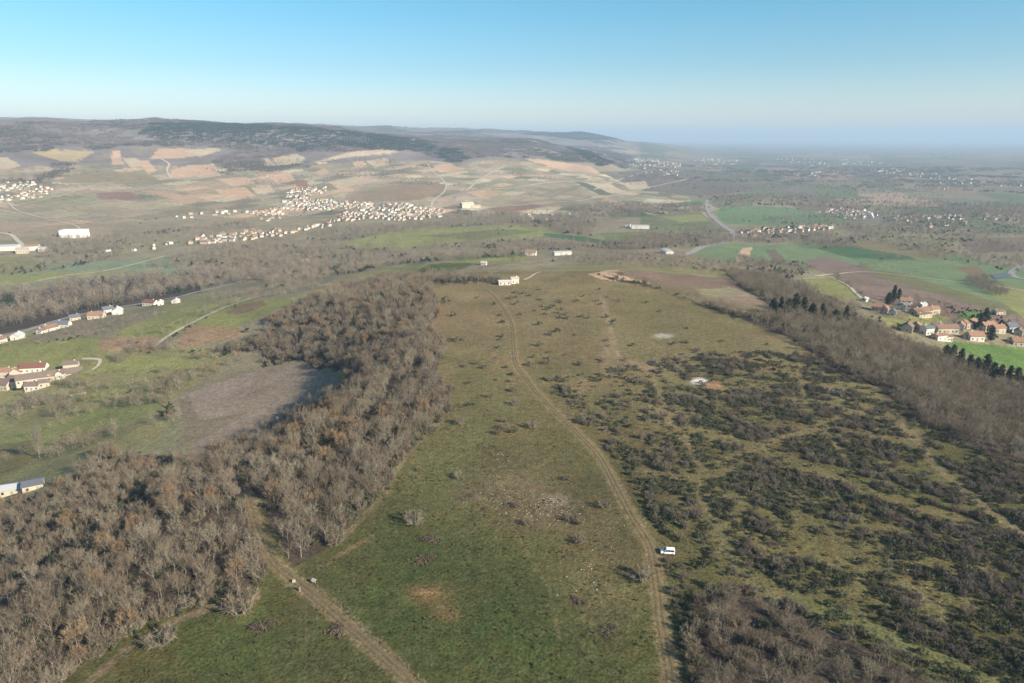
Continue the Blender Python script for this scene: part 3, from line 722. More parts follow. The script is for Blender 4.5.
# ------------------------------------------------------------------ ribbons: roads and tracks
def road_mat(name, edge, rut, ruts=True, rough_edge=.5):
    m, nt, b = new_mat(name)
    uv = N(nt, 'ShaderNodeAttribute', attribute_name='across')
    tc = N(nt, 'ShaderNodeTexCoord')
    no = N(nt, 'ShaderNodeTexNoise'); no.inputs['Scale'].default_value = .5; no.inputs['Detail'].default_value = 5
    nt.links.new(tc.outputs['Object'], no.inputs['Vector'])
    a = N(nt, 'ShaderNodeMath', operation='ABSOLUTE'); nt.links.new(uv.outputs['Fac'], a.inputs[0])
    s = N(nt, 'ShaderNodeMath', operation='SUBTRACT'); nt.links.new(a.outputs[0], s.inputs[0]); s.inputs[1].default_value = .42 if ruts else .0
    a2 = N(nt, 'ShaderNodeMath', operation='ABSOLUTE'); nt.links.new(s.outputs[0], a2.inputs[0])
    ad = N(nt, 'ShaderNodeMath', operation='MULTIPLY_ADD'); nt.links.new(no.outputs['Fac'], ad.inputs[0]); ad.inputs[1].default_value = .5 if ruts else .25
    nt.links.new(a2.outputs[0], ad.inputs[2])
    mr = N(nt, 'ShaderNodeMapRange'); nt.links.new(ad.outputs[0], mr.inputs['Value'])
    mr.inputs['To Min'].default_value = .4 if ruts else 0
    mr.inputs['From Min'].default_value = .28 if ruts else .85; mr.inputs['From Max'].default_value = .78 if ruts else 1.1
    mx = N(nt, 'ShaderNodeMix', data_type='RGBA'); nt.links.new(mr.outputs['Result'], mx.inputs[0])
    mx.inputs[6].default_value = rut+(1,); mx.inputs[7].default_value = edge+(1,)
    n2 = N(nt, 'ShaderNodeTexNoise'); n2.inputs['Scale'].default_value = 1.7; n2.inputs['Detail'].default_value = 4
    nt.links.new(tc.outputs['Object'], n2.inputs['Vector'])
    m2 = N(nt, 'ShaderNodeMapRange'); m2.inputs['To Min'].default_value = .6; m2.inputs['To Max'].default_value = 1.4
    m2.inputs['From Min'].default_value = .25; m2.inputs['From Max'].default_value = .75
    nt.links.new(n2.outputs['Fac'], m2.inputs['Value'])
    mm = N(nt, 'ShaderNodeMix', data_type='RGBA', blend_type='MULTIPLY'); mm.inputs[0].default_value = 1
    nt.links.new(mx.outputs[2], mm.inputs[6]); nt.links.new(m2.outputs['Result'], mm.inputs[7])
    nt.links.new(mm.outputs[2], b.inputs['Base Color'])
    b.inputs['Roughness'].default_value = .95
    if ruts:
        tr = N(nt, 'ShaderNodeBsdfTransparent'); ms = N(nt, 'ShaderNodeMixShader'); out = nt.nodes['Material Output']
        nt.links.new(mr.outputs['Result'], ms.inputs[0]); nt.links.new(b.outputs[0], ms.inputs[1]); nt.links.new(tr.outputs[0], ms.inputs[2])
        nt.links.new(ms.outputs[0], out.inputs['Surface'])
    return m


M_TRACK = road_mat('dirt_track', (.115, .095, .046), (.29, .225, .13))
M_TRACK2 = road_mat('stony_track', (.12, .098, .05), (.28, .21, .13))
M_ROAD = road_mat('asphalt', (.20, .18, .13), (.25, .235, .215), ruts=False)
M_LANE = road_mat('pale_lane', (.30, .25, .17), (.43, .37, .28), ruts=False)
TRACK_LINES = []


def ribbon(name, pix, width, mat, label, cat, lift=.12, step=4.0):
    x, y, z = P([p[0] for p in pix], [p[1] for p in pix])
    d = float(np.hypot(x, y).mean())
    pts = catmull(list(zip(x, y)), max(step, d*.006))
    pts = np.array([(p.x, p.y) for p in pts])
    t = np.gradient(pts, axis=0); t /= np.linalg.norm(t, axis=1)[:, None]+1e-9
    nrm = np.stack([t[:, 1], -t[:, 0]], -1)
    across = np.linspace(-1, 1, 7)
    V = []; A = []
    for a in across:
        q = pts+nrm*a*width/2
        hz = height(q[:, 0], q[:, 1])
        rr = np.hypot(q[:, 0], q[:, 1])
        V.append(np.column_stack([q, hz+lift+rr*.0003])); A.append(np.full(len(q), a))
    V = np.stack(V, 1); n = len(pts)
    i = np.arange(n-1)[:, None]*7+np.arange(6)[None, :]
    q = np.stack([i, i+1, i+8, i+7], -1).reshape(-1, 4)
    me = mesh_np(name, V.reshape(-1, 3), q, [mat], smooth=True)
    if me.polygons[0].normal.z < 0: me.flip_normals()
    at = me.attributes.new('across', 'FLOAT', 'POINT'); at.data.foreach_set('value', np.stack(A, 1).astype(np.float32).ravel())
    o = link_mesh(name, me); tag(o, label, cat, kind='structure')
    TRACK_LINES.append((pts, width))
    return o


ribbon('dirt_track', [(484, 287), (495, 297), (505, 310), (512, 324), (514, 343), (516, 363), (526, 378), (549, 405), (582, 437), (601, 458), (616, 485), (634, 519), (650, 545), (657, 578), (662, 622), (669, 660), (676, 712)],
       3.3, M_TRACK, 'ochre two-rut dirt track running the length of the meadow past the white van', 'track', step=2.0)
ribbon('dirt_track', [(246, 486), (252, 512), (262, 540), (274, 562), (290, 576), (305, 588), (330, 609), (365, 640), (400, 672), (430, 705)],
       3.2, M_TRACK2, 'stony farm track coming out of the bare wood past the two posts', 'track', step=2.0)
ribbon('road', [(-40, 349), (0, 338), (35, 328), (75, 316), (110, 309), (150, 302), (190, 294), (225, 286), (243, 281), (268, 273), (290, 268)],
       9, M_ROAD, 'asphalt valley road along the poplar belt', 'road')
ribbon('farm_lane', [(155, 347), (170, 335), (186, 326), (208, 315), (232, 305), (262, 296), (300, 290), (330, 284)], 4.5, M_LANE, 'pale farm lane between green and brown fields', 'lane')
ribbon('farm_lane', [(82, 359), (92, 359), (100, 360), (98, 366), (92, 370)], 3.0, M_LANE, 'pale lane leading up to the long farm barn', 'lane')
ribbon('road', [(707, 200), (707, 208), (712, 217), (723, 226), (733, 233), (722, 243), (700, 248), (680, 256)], 14, M_ROAD, 'grey road curving beside the large green field', 'road')
ribbon('road', [(1100, 262), (1040, 266), (1022, 266), (1013, 271), (1012, 275), (1024, 279), (1080, 284)], 10, M_ROAD, 'grey road bend beside the pond', 'road')
ribbon('farm_lane', [(815, 276), (860, 272), (905, 276), (980, 284), (1030, 292)], 4, M_LANE, 'field lane above the hamlet', 'lane')
ribbon('farm_lane', [(800, 279), (835, 280), (860, 297), (866, 300)], 3.5, M_LANE, 'short lane down to the white hut', 'lane')
ribbon('farm_lane', [(524, 280), (532, 276), (541, 272)], 2.2, M_LANE, 'pale lane behind the white hilltop house', 'lane')
ribbon('farm_lane', [(512, 206), (560, 202), (590, 199), (640, 190), (675, 182), (690, 179)], 9, M_LANE, 'long pale vineyard road', 'lane')
ribbon('farm_lane', [(495, 189), (520, 187), (545, 183), (568, 181)], 12, M_LANE, 'pale stony bank between vineyards', 'lane')
ribbon('farm_lane', [(428, 164), (431, 170), (440, 177), (446, 184), (444, 192), (434, 200), (431, 208)], 7, M_LANE, 'vineyard lane climbing from the village', 'lane')
ribbon('farm_lane', [(467, 190), (480, 180), (492, 172), (505, 166)], 9, M_LANE, 'straight vineyard lane', 'lane')
ribbon('farm_lane', [(594, 190), (610, 183), (622, 179), (640, 173), (655, 169)], 7, M_LANE, 'vineyard lane climbing towards far hamlet', 'lane')
ribbon('farm_lane', [(222, 174), (256, 171), (280, 169), (292, 167)], 9, M_LANE, 'white lane below the ridge wood', 'lane')
ribbon('farm_lane', [(161, 159), (169, 164), (167, 170), (171, 179)], 9, M_LANE, 'winding white lane below the ridge', 'lane')
ribbon('farm_lane', [(213, 164), (217, 172), (219, 175)], 8, M_LANE, 'short white lane beside orange field', 'lane')
ribbon('farm_lane', [(-20, 232), (8, 234), (18, 241), (25, 248)], 9, M_LANE, 'pale road ramp beside the works', 'lane')
ribbon('farm_lane', [(8, 202), (16, 210), (28, 214), (70, 224), (80, 229)], 4.5, M_LANE, 'lane from the valley hamlet', 'lane')
ribbon('farm_lane', [(12, 206), (60, 196), (105, 183), (150, 182)], 4.5, M_LANE, 'lane under the upper vineyards', 'lane')
ribbon('farm_lane', [(38, 281), (70, 275), (110, 270), (165, 256)], 5, M_LANE, 'grass lane between teal fields', 'lane')

# ------------------------------------------------------------------ plants
def slivers(rs, base, dirs, lens, wid):
    """thin triangles: base points (n,3), unit dirs, lengths, widths"""
    n = len(base)
    rv = rs.normal(size=(n, 3)); side = np.cross(dirs, rv); side /= np.linalg.norm(side, axis=1)[:, None]+1e-9
    a = base-side*wid[:, None]/2; b = base+side*wid[:, None]/2; c = base+dirs*lens[:, None]
    v = np.stack([a, b, c], 1).reshape(-1, 3)
    f = np.arange(n*3).reshape(-1, 3)
    return v, f


def unit(v): return v/(np.linalg.norm(v, axis=1)[:, None]+1e-9)


def bare_tree_meshes(seed, h=9.0, spread=3.6, limbs=7, nsub=7, ntw=16, mat=M_TWIG, width=.046, low=.18):
    rs = np.random.default_rng(seed)
    tr = MB(); lean = rs.normal(size=2)*.03*h
    top = .55*h
    tp = [(0, 0, -.4), (lean[0]*.3, lean[1]*.3, .25*top), (lean[0]*.7, lean[1]*.7, .6*top), (lean[0], lean[1], top)]
    r0 = .012*h+.02
    tr.tube(tp, [r0*1.25, r0, r0*.7, r0*.3], 5, cap=False)
    B = []; D = []; L = []; W = []
    cr = MB()
    for i in range(limbs):
        az = 2*math.pi*(i/limbs)+rs.normal()*.35
        t = low+(.95-low)*(i+rs.random())/limbs*.9
        s = np.array([lean[0]*t, lean[1]*t, top*t])
        el = R(20+50*t+rs.normal()*8)
        zt = .45*h+(.5*h)*rs.random()*.9+.1*h*t
        rr = spread*(1.05-.45*t)*(.7+.4*rs.random())
        e = np.array([rr*math.cos(az), rr*math.sin(az), max(zt, s[2]+.15*h)])
        mid = s*.5+e*.5+np.array([rr*.18*math.cos(az), rr*.18*math.sin(az), -.04*h])
        pts = np.array([s, s*.25+mid*.75, mid*.35+e*.65, e])
        tr.tube(pts, [r0*.5, r0*.36, r0*.2, r0*.08], 4, cap=False)
        seg = np.diff(pts, axis=0)
        for k in range(nsub):
            f = .25+.75*(k+rs.random())/nsub
            g = min(f*3, 2.999); j = int(g)
            q = pts[j]+seg[j]*(g-j)
            d = unit((seg[j]/np.linalg.norm(seg[j])*.7+rs.normal(size=3)*.55+np.array([0, 0, .35]))[None])[0]
            ln = h*(.10+.14*rs.random())
            end = q+d*ln
            cr.tube([q, q+d*ln*.5+rs.normal(size=3)*.05*ln, end], [r0*.14+.012, r0*.1+.01, .008], 3, cap=False)
            u = rs.random(ntw)
            bb = q+(end-q)*u[:, None]
            dd = unit(d*.55+rs.normal(size=(ntw, 3))*.6+np.array([0, 0, .25]))
            B.append(bb); D.append(dd); L.append(h*(.05+.10*rs.random(ntw))); W.append(width*(.6+.8*rs.random(ntw)))
    m = int(limbs*nsub*ntw*.62)
    q = unit(rs.normal(size=(m, 3))); q[:, 2] = np.abs(q[:, 2])*1.1-.25; q = unit(q)
    lump = .78+.42*vnoise(q[:, 0]*2.2+seed, q[:, 1]*2.2+q[:, 2]*1.7, seed)
    q = q*np.array([spread, spread, .46*h])*(lump*(.55+.40*rs.random(m)))[:, None]+np.array([lean[0], lean[1], .52*h])
    o = np.array([lean[0]*.5, lean[1]*.5, .22*h])
    B.append(q); D.append(unit(unit(q-o)+rs.normal(size=(m, 3))*.33)); L.append(h*(.07+.09*rs.random(m))); W.append(width*.9*(.6+.8*rs.random(m)))
    B = np.concatenate(B); D = np.concatenate(D); L = np.concatenate(L); W = np.concatenate(W)
    v, f = slivers(rs, B, D, L, W)
    cme = bpy.data.meshes.new('crown')
    cr.add(v, f)
    cme.from_pydata(cr.v, [], cr.f); cme.materials.append(mat); cme.update()
    tme = tr.mesh('trunk', M_BARK)
    return tme, cme


def leafy_meshes(seed, h=2.0, spread=1.5, ncl=14, nleaf=26, mat=M_EVER, leaf=.30, inner=.0, stems=True):
    """bush of leaf clumps: an uneven mound"""
    rs = np.random.default_rng(seed)
    V = []
    for i in range(ncl):
        az = rs.random()*6.283; rr = spread*math.sqrt(rs.random())*.95
        hz = h*(1-.55*(rr/spread)**2)*(.45+.55*rs.random())
        c = np.array([rr*math.cos(az)*(1+.2*math.sin(seed)), rr*math.sin(az), hz*.75])
        cr = spread*(.22+.18*rs.random())
        p = rs.normal(size=(nleaf, 3)); p = unit(p)*(.35+.65*rs.random((nleaf, 1)))
        p = c+p*np.array([cr, cr, cr*.85]); p[:, 2] = np.maximum(p[:, 2], .03)
        a = rs.normal(size=(nleaf, 3)); b = np.cross(unit(a), rs.normal(size=(nleaf, 3)))
        a = unit(a)*leaf*(.6+.8*rs.random((nleaf, 1))); b = unit(b)*leaf*.6
        V.append(np.stack([p-a*.5-b*.4, p+a*.1+b*.6, p+a*.6-b*.2], 1).reshape(-1, 3))
    v = np.concatenate(V); f = np.arange(len(v)).reshape(-1, 3)
    cme = mesh_np('foliage', v, f, [mat])
    st = MB()
    for i in range(5):
        az = rs.random()*6.283; rr = spread*.6*rs.random()
        st.tube([(0.08*math.cos(az), .08*math.sin(az), -.2), (rr*.5*math.cos(az), rr*.5*math.sin(az), h*.4), (rr*math.cos(az), rr*math.sin(az), h*.7)], [.05, .035, .015], 4, cap=False)
    return st.mesh('stem', M_BARK), cme


def thorn_meshes(seed, h=2.2, spread=1.7, nst=22, ntw=42, mat=M_TWIG2, width=.055):
    rs = np.random.default_rng(seed)
    st = MB(); B = []; D = []; L = []; W = []
    for i in range(nst):
        az = rs.random()*6.283; rr = spread*math.sqrt(rs.random())
        e = np.array([rr*math.cos(az), rr*math.sin(az), h*(.95-.45*(rr/spread)**2)*(.75+.3*rs.random())])
        s = np.array([e[0]*.3, e[1]*.3, -.1]); m = s*.45+e*.55+rs.normal(size=3)*.12
        st.tube([s, m, e], [.045, .03, .012], 3, cap=False)
        u = .25+.75*rs.random(ntw)
        q = np.where(u[:, None] < .5, s+(m-s)*u[:, None]*2, m+(e-m)*(u[:, None]*2-1))
        d = unit((e-s)/np.linalg.norm(e-s)*.4+rs.normal(size=(ntw, 3))*.7+np.array([0, 0, .2]))
        B.append(q); D.append(d); L.append(h*(.14+.2*rs.random(ntw))); W.append(width*(.6+.8*rs.random(ntw)))
    v, f = slivers(rs, np.concatenate(B), np.concatenate(D), np.concatenate(L), np.concatenate(W))
    return st.mesh('stem', M_BARK), mesh_np('twigs', v, f, [mat])


def pine_meshes(seed, h=10., spread=3.4):
    rs = np.random.default_rng(seed)
    t = MB().tube([(0, 0, -.4), (0, 0, h*.5), (0, 0, h*.97)], [.2, .13, .03], 5, cap=False)
    V = []
    for i in range(80):
        u = (i+rs.random())/80; z = h*(.14+.84*u); rad = spread*(1.0-u)**.48*min(1, .45+2.2*u)*(.6+.6*rs.random())+.2
        az = rs.random()*6.283
        nn = 16
        s = rs.random(nn)
        p = np.stack([rad*s*math.cos(az), rad*s*math.sin(az), z-.12*rad*s+.05*h*s*rs.random(nn)], -1)+rs.normal(size=(nn, 3))*.28
        a = rs.normal(size=(nn, 3)); b = rs.normal(size=(nn, 3))
        a = unit(a)*1.0; b = unit(b)*.55
        V.append(np.stack([p-a*.5-b*.4, p+a*.1+b*.6, p+a*.6-b*.2], 1).reshape(-1, 3))
    v = np.concatenate(V)
    return t.mesh('trunk', M_BARK), mesh_np('crown', v, np.arange(len(v)).reshape(-1, 3), [M_PINE])


def far_clump(seed, mat, n=20, size=17., h=8.5, tri=34, conic=False):
    """a stand of trees some 35 m across for woods kilometres away"""
    rs = np.random.default_rng(seed); V = []
    for i in range(n):
        c = np.array([rs.uniform(-size, size), rs.uniform(-size, size), 0]); hh = h*(.7+.5*rs.random()); w = hh*(.24 if conic else .34)*(.8+.5*rs.random())
        p = unit(rs.normal(size=(tri, 3)))*(.55+.45*rs.random((tri, 1)))
        if conic: p[:, :2] *= (1-.6*np.clip(p[:, 2:3], 0, 1))
        p = c+p*np.array([w, w, hh*.42])+np.array([0, 0, hh*.55])
        a = unit(rs.normal(size=(tri, 3)))*w*.75; b = unit(rs.normal(size=(tri, 3)))*w*.45
        V.append(np.stack([p-a*.5-b*.4, p+a*.1+b*.6, p+a*.6-b*.2], 1).reshape(-1, 3))
    v = np.concatenate(V)
    return mesh_np('stand', v, np.arange(len(v)).reshape(-1, 3), [mat])


def mid_tree(seed, mat, h=10., spread=3.6, n=150, width=.16):
    rs = np.random.default_rng(seed)
    st = MB().tube([(0, 0, -.4), (0, 0, h*.5)], [.2, .08], 3, cap=False)
    p = unit(rs.normal(size=(n, 3)))*(rs.random((n, 1))**.5)
    p = p*np.array([spread, spread, h*.42])+np.array([0, 0, h*.52])
    o = np.array([0, 0, h*.25]); d = unit(unit(p-o)+rs.normal(size=(n, 3))*.45)
    v, f = slivers(rs, p, d, h*(.10+.14*rs.random(n)), width*(.6+.8*rs.random(n)))
    tm = len(st.v)
    st.add(v, f)
    me = bpy.data.meshes.new('mid_tree'); me.from_pydata(st.v, [], st.f); me.materials.append(mat); me.update(); return me


def poplar_meshes(seed, h=17., spread=1.6, mat=M_TWIG):
    return bare_tree_meshes(seed, h, spread, 10, 6, 16, mat, .06, .05)


def join_src(name, meshes):
    vs = []; fs = []; mi = []; mats = []
    for me in meshes:
        b = len(vs); vs += [tuple(v.co) for v in me.vertices]
        fs += [tuple(b+i for i in p.vertices) for p in me.polygons]; mi += [len(mats)]*len(me.polygons); mats.append(me.materials[0])
    me = bpy.data.meshes.new(name); me.from_pydata(vs, [], fs)
    for m in mats: me.materials.append(m)
    me.polygons.foreach_set('material_index', np.array(mi, np.int32)); me.update()
    return bpy.data.objects.new(name, me)


def stuff(name, pts, scale, rot, var, sources, label, cat):
    """one object: a mass of plants spread over points"""
    me = bpy.data.meshes.new(name)
    pts = np.asarray(pts, np.float32)
    me.vertices.add(len(pts)); me.vertices.foreach_set('co', pts.ravel())
    for nm, ty, arr in (('sc', 'FLOAT', scale), ('rz', 'FLOAT', rot), ('zs', 'FLOAT', np.asarray(scale)*(.8+.45*np.random.default_rng(len(pts)).random(len(pts))))):
        a = me.attributes.new(nm, ty, 'POINT'); a.data.foreach_set('value', np.asarray(arr, np.float32))
    a = me.attributes.new('var', 'INT', 'POINT'); a.data.foreach_set('value', np.asarray(var, np.int32))
    o = link_mesh(name, me); tag(o, label, cat, kind='stuff')
    g = bpy.data.node_groups.new(name+'_spread', 'GeometryNodeTree')
    g.interface.new_socket('Geometry', in_out='INPUT', socket_type='NodeSocketGeometry')
    g.interface.new_socket('Geometry', in_out='OUTPUT', socket_type='NodeSocketGeometry')
    gi = g.nodes.new('NodeGroupInput'); go = g.nodes.new('NodeGroupOutput')
    jn = g.nodes.new('GeometryNodeJoinGeometry')
    for s in reversed(sources):
        oi = g.nodes.new('GeometryNodeObjectInfo'); oi.inputs['Object'].default_value = s; oi.transform_space = 'ORIGINAL'
        gt = g.nodes.new('GeometryNodeGeometryToInstance'); g.links.new(oi.outputs['Geometry'], gt.inputs['Geometry'])
        g.links.new(gt.outputs['Instances'], jn.inputs['Geometry'])
    ip = g.nodes.new('GeometryNodeInstanceOnPoints')
    mp = g.nodes.new('GeometryNodeMeshToPoints'); g.links.new(gi.outputs[0], mp.inputs['Mesh'])
    g.links.new(mp.outputs['Points'], ip.inputs['Points'])
    g.links.new(jn.outputs[0], ip.inputs['Instance']); ip.inputs['Pick Instance'].default_value = True
    def attr(nm, ty):
        n = g.nodes.new('GeometryNodeInputNamedAttribute'); n.data_type = ty; n.inputs['Name'].default_value = nm; return n.outputs['Attribute']
    g.links.new(attr('var', 'INT'), ip.inputs['Instance Index'])
    cs = g.nodes.new('ShaderNodeCombineXYZ'); sa = attr('sc', 'FLOAT')
    g.links.new(sa, cs.inputs['X']); g.links.new(sa, cs.inputs['Y']); g.links.new(attr('zs', 'FLOAT'), cs.inputs['Z']); g.links.new(cs.outputs[0], ip.inputs['Scale'])
    cx = g.nodes.new('ShaderNodeCombineXYZ'); g.links.new(attr('rz', 'FLOAT'), cx.inputs['Z'])
    er = g.nodes.new('FunctionNodeEulerToRotation'); g.links.new(cx.outputs[0], er.inputs[0]); g.links.new(er.outputs[0], ip.inputs['Rotation'])
    g.links.new(ip.outputs[0], go.inputs[0])
    md = o.modifiers.new('spread', 'NODES'); md.node_group = g
    return o


def scatter(polys, spacing, rmin=0, rmax=9000, seed=0, dens=None, jitter=.45):
    """jittered grid of ground points whose pixels fall inside any of the polygons"""
    rs = np.random.default_rng(seed+100)
    out = []
    for poly in polys:
        a = np.array(poly, float)
        b = np.concatenate([a, (a+np.roll(a, -1, 0))/2])
        x, y, z = P(b[:, 0], np.maximum(b[:, 1], 112))
        ok = np.hypot(x, y) < rmax
        if not ok.any(): continue
        x, y = x[ok], y[ok]
        gx = np.arange(x.min()-spacing, x.max()+spacing, spacing); gy = np.arange(y.min()-spacing, min(y.max()+spacing, rmax), spacing)
        X, Y = np.meshgrid(gx, gy); X = X.ravel(); Y = Y.ravel()
        X = X+rs.uniform(-jitter, jitter, X.shape)*spacing; Y = Y+rs.uniform(-jitter, jitter, Y.shape)*spacing
        Z = height(X, Y)
        px, py, _ = project(X, Y, Z); rr = np.hypot(X, Y)
        m = (rr > rmin) & (rr < rmax) & (Y > 30)
        m[m] = inpoly(px[m], py[m], a)
        X, Y, Z = X[m], Y[m], Z[m]
        if dens is not None:
            m = rs.random(len(X)) < dens(X, Y); X, Y, Z = X[m], Y[m], Z[m]
        out.append(np.stack([X, Y, Z], -1))
    return np.concatenate(out) if out else np.zeros((0, 3))


def off_tracks(p, margin=.8):
    keep = np.ones(len(p), bool)
    for pts, w in TRACK_LINES[:2]:
        d = polydist(p[:, 0], p[:, 1], [tuple(q) for q in pts[::2]])
        keep &= d > w/2+margin
    return p[keep]


# variants
BT = [bare_tree_meshes(100+i, 8+.8*(i % 3), 3.3+.35*(i % 4), 7+i % 3, 6, 13) for i in range(7)]
RT = [bare_tree_meshes(140+i, 8+i, 3.4, 7, 7, 18, M_RUST, .13) for i in range(2)]
EB = [leafy_meshes(200+i, 1.7+.25*(i % 3), 1.35+.25*(i % 2), 13, 26) for i in range(5)]
TB = [thorn_meshes(240+i, 1.9+.3*(i % 3), 1.5+.2*(i % 2)) for i in range(4)]
GB = [thorn_meshes(260+i, 2.4+.4*(i % 2), 1.8, mat=M_TWIG, width=.05) for i in range(3)]
BM = [leafy_meshes(290+i, .85, 1.7, 16, 26, M_BRAMBLE, .26) for i in range(2)]
PN = [pine_meshes(280+i, 8+1.1*i, 2.9+.3*(i % 3)) for i in range(5)]

# ---------------- woods near the camera
wood_dens = lambda X, Y: np.clip(.62+.9*(fbm(X/25, Y/25, 120, 2)-.3), .45, 1)
GAPS = [([(-40, 612), (20, 585), (75, 552), (125, 515), (160, 480), (176, 452)], 7), ([(258, 500), (256, 515), (266, 540)], 6), ([(300, 470), (330, 450)], 5), ([(190, 530), (230, 520)], 4), ([(125, 590), (150, 575)], 5), ([(40, 640), (75, 618)], 5), ([(360, 430), (380, 410), (400, 385)], 4), ([(210, 570), (222, 555)], 5)]


def wood_dens1(X, Y):
    d = wood_dens(X, Y); a, b, c = project(X, Y, height(X, Y))
    for ln, hw in GAPS: d = d*(polydist(a, b*1.0, ln) > hw)
    return d


wl = scatter(PLATEAU_WOODS[:1], 3.9, 0, 900, 1, wood_dens1)
wr = scatter(PLATEAU_WOODS[1:2], 4.4, 0, 1200, 2, wood_dens)
w3 = scatter(PLATEAU_WOODS[2:3], 3.5, 0, 900, 3, lambda X, Y: sstep(.3, .5, fbm(X/9, Y/9, 128, 2)))
w4 = scatter(PLATEAU_WOODS[3:], 4.8, 0, 1300, 4, lambda X, Y: wood_dens(X, Y)*np.where(project(X, Y, height(X, Y))[0] < 330, .45+.5*(fbm(X/16, Y/16, 125, 2) > .5), 1))
WALL = np.concatenate([wl, wr, w3, w4]); woods = off_tracks(WALL, 1.2)
ZONE = np.concatenate([np.full(len(q), i) for i, q in enumerate((wl, wr, w3, w4))])  # only for counts
print('woods', len(wl), len(wr), len(w3), len(w4))

LANDMARKS = [
    (110, 655, 'above the lone dark bush'), (215, 600, 'where the wood meets the lower green meadow'), (262, 560, 'along the stony track in the wood'),
    (320, 540, 'at the wood corner above the two posts'), (370, 480, 'at the wood edge facing the round meadow bush'), (430, 410, 'at the bulge of the meadow edge'),
    (440, 330, 'beside the bushy spur into the meadow'), (200, 470, 'on the slope under the ploughed field'), (120, 480, 'above the pale shed in the valley'),
    (50, 560, 'in the shaded hollow of the wood'), (20, 640, 'in the bottom corner of the wood'), (150, 560, 'in the middle of the lower wood'),
    (320, 440, 'on the crest of the long wood'), (270, 450, 'next to the shadow on the ploughed field'), (730, 615, 'in the shrubby hollow below the van'),
    (800, 650, 'in the lower scrub wood beside the grassy strip'), (870, 675, 'at the bottom edge of the scrub wood'), (960, 450, 'in the wood between scrub and green valley field'),
    (880, 380, 'in the wood above the hamlet'), (1010, 470, 'in the wood at the far scrub corner'),
]
LMW = [P1(a, b) for a, b, c in LANDMARKS]


def near_phrase(p, marks=LANDMARKS, world=None):
    world = world or LMW
    i = min(range(len(marks)), key=lambda k: (world[k].x-p[0])**2+(world[k].y-p[1])**2)
    return marks[i][2]


px, py, dep = project(woods[:, 0], woods[:, 1], woods[:, 2])
inview = (px > -10) & (px < 1034) & (py > 0) & (py < 715)
ordr = np.argsort(np.where(inview, dep, 1e9))
isw3 = (px > 680) & (px < 1010) & (py > 585)
ind = set(ordr[:290].tolist())
rs = np.random.default_rng(5)
lowl = inpoly(*project(woods[:, 0], woods[:, 1], woods[:, 2])[:2], [(-80, 500), (60, 480), (165, 440), (180, 452), (120, 515), (60, 555), (-80, 610)])
fac = .48+.46*rs.random(len(woods))**1.3
fac = np.where(lowl, fac*.68, fac)
fac = np.where(isw3, fac*.7, fac)
patch = fbm(woods[:, 0]/14, woods[:, 1]/14, 130, 2)
rust = (patch > .68) & (rs.random(len(woods)) < .5) & (px < 480)
vari = rs.integers(0, 7, len(woods)); vari = np.where(rust, 7+rs.integers(0, 2, len(woods)), vari)
SRC = [join_src('bare_tree_source', m) for m in BT+RT]
ALLT = BT+RT
count = {}
for i in sorted(ind):
    p = woods[i]; v = int(vari[i])
    o = empty('bare_tree', p-np.array((0, 0, .1)), rs.random()*6.28, fac[i]); o.scale.z *= .8+.45*rs.random()
    hgt = 'tall' if fac[i] > .74 else ('small' if fac[i] < .55 else 'middling')
    shp = ['slim', 'spreading', 'round-crowned', 'many-limbed', 'open-crowned', 'dense', 'wide', 'rust-leaved', 'russet'][v]
    lab = f"{hgt} {shp} bare tree {near_phrase(p)}"
    if v >= 7: lab = f"{hgt} {shp} tree {near_phrase(p)}"
    tag(o, lab, 'tree', 'bare trees: '+lab)
    link_mesh('trunk', ALLT[v][0], o); link_mesh('crown', ALLT[v][1], o)
rest = np.array([i for i in range(len(woods)) if i not in ind])
stuff('bare_woodland', woods[rest], fac[rest], rs.random(len(rest))*6.28, vari[rest], SRC, 'grey-brown leafless woodland covering both flanks of the hill', 'woodland')

# ivy-dark evergreen understorey in the woods and edge thickets
und = scatter(PLATEAU_WOODS, 4.6, 0, 900, 12, lambda X, Y: .22+.7*sstep(.42, .62, fbm(X/18, Y/18, 150, 2)))
fr = scatter([[(452, 388), (448, 414), (420, 442), (392, 470), (386, 492), (350, 527), (332, 520), (366, 480), (398, 440), (422, 410), (432, 390)], [(330, 545), (348, 524), (352, 530), (336, 550)], [(90, 662), (150, 626), (215, 602), (212, 592), (85, 645)]], 2.1, 0, 900, 13, lambda X, Y: np.full(X.shape, .8))
und = off_tracks(np.concatenate([und, fr]), 1)
SRCB = [join_src('bush_source', m) for m in EB+TB+GB]
vv = rs.choice([0, 1, 2, 3, 4, 9, 10, 11, 9, 10], len(und))
stuff('undergrowth', und, .9+.8*rs.random(len(und)), rs.random(len(und))*6.28, vv, SRCB, 'dark evergreen and bramble undergrowth between the bare trees', 'undergrowth')

# ---------------- scrub on the meadow's far side
SCRUB_POLY = [[(536, 378), (600, 372), (650, 362), (720, 352), (800, 352), (850, 372), (905, 412), (960, 442), (1100, 500), (1100, 760), (960, 690), (860, 645), (770, 600), (700, 590),
              (672, 560), (640, 490), (600, 440), (560, 405)],
             [(664, 560), (700, 588), (690, 640), (700, 690), (680, 690), (664, 620)]]


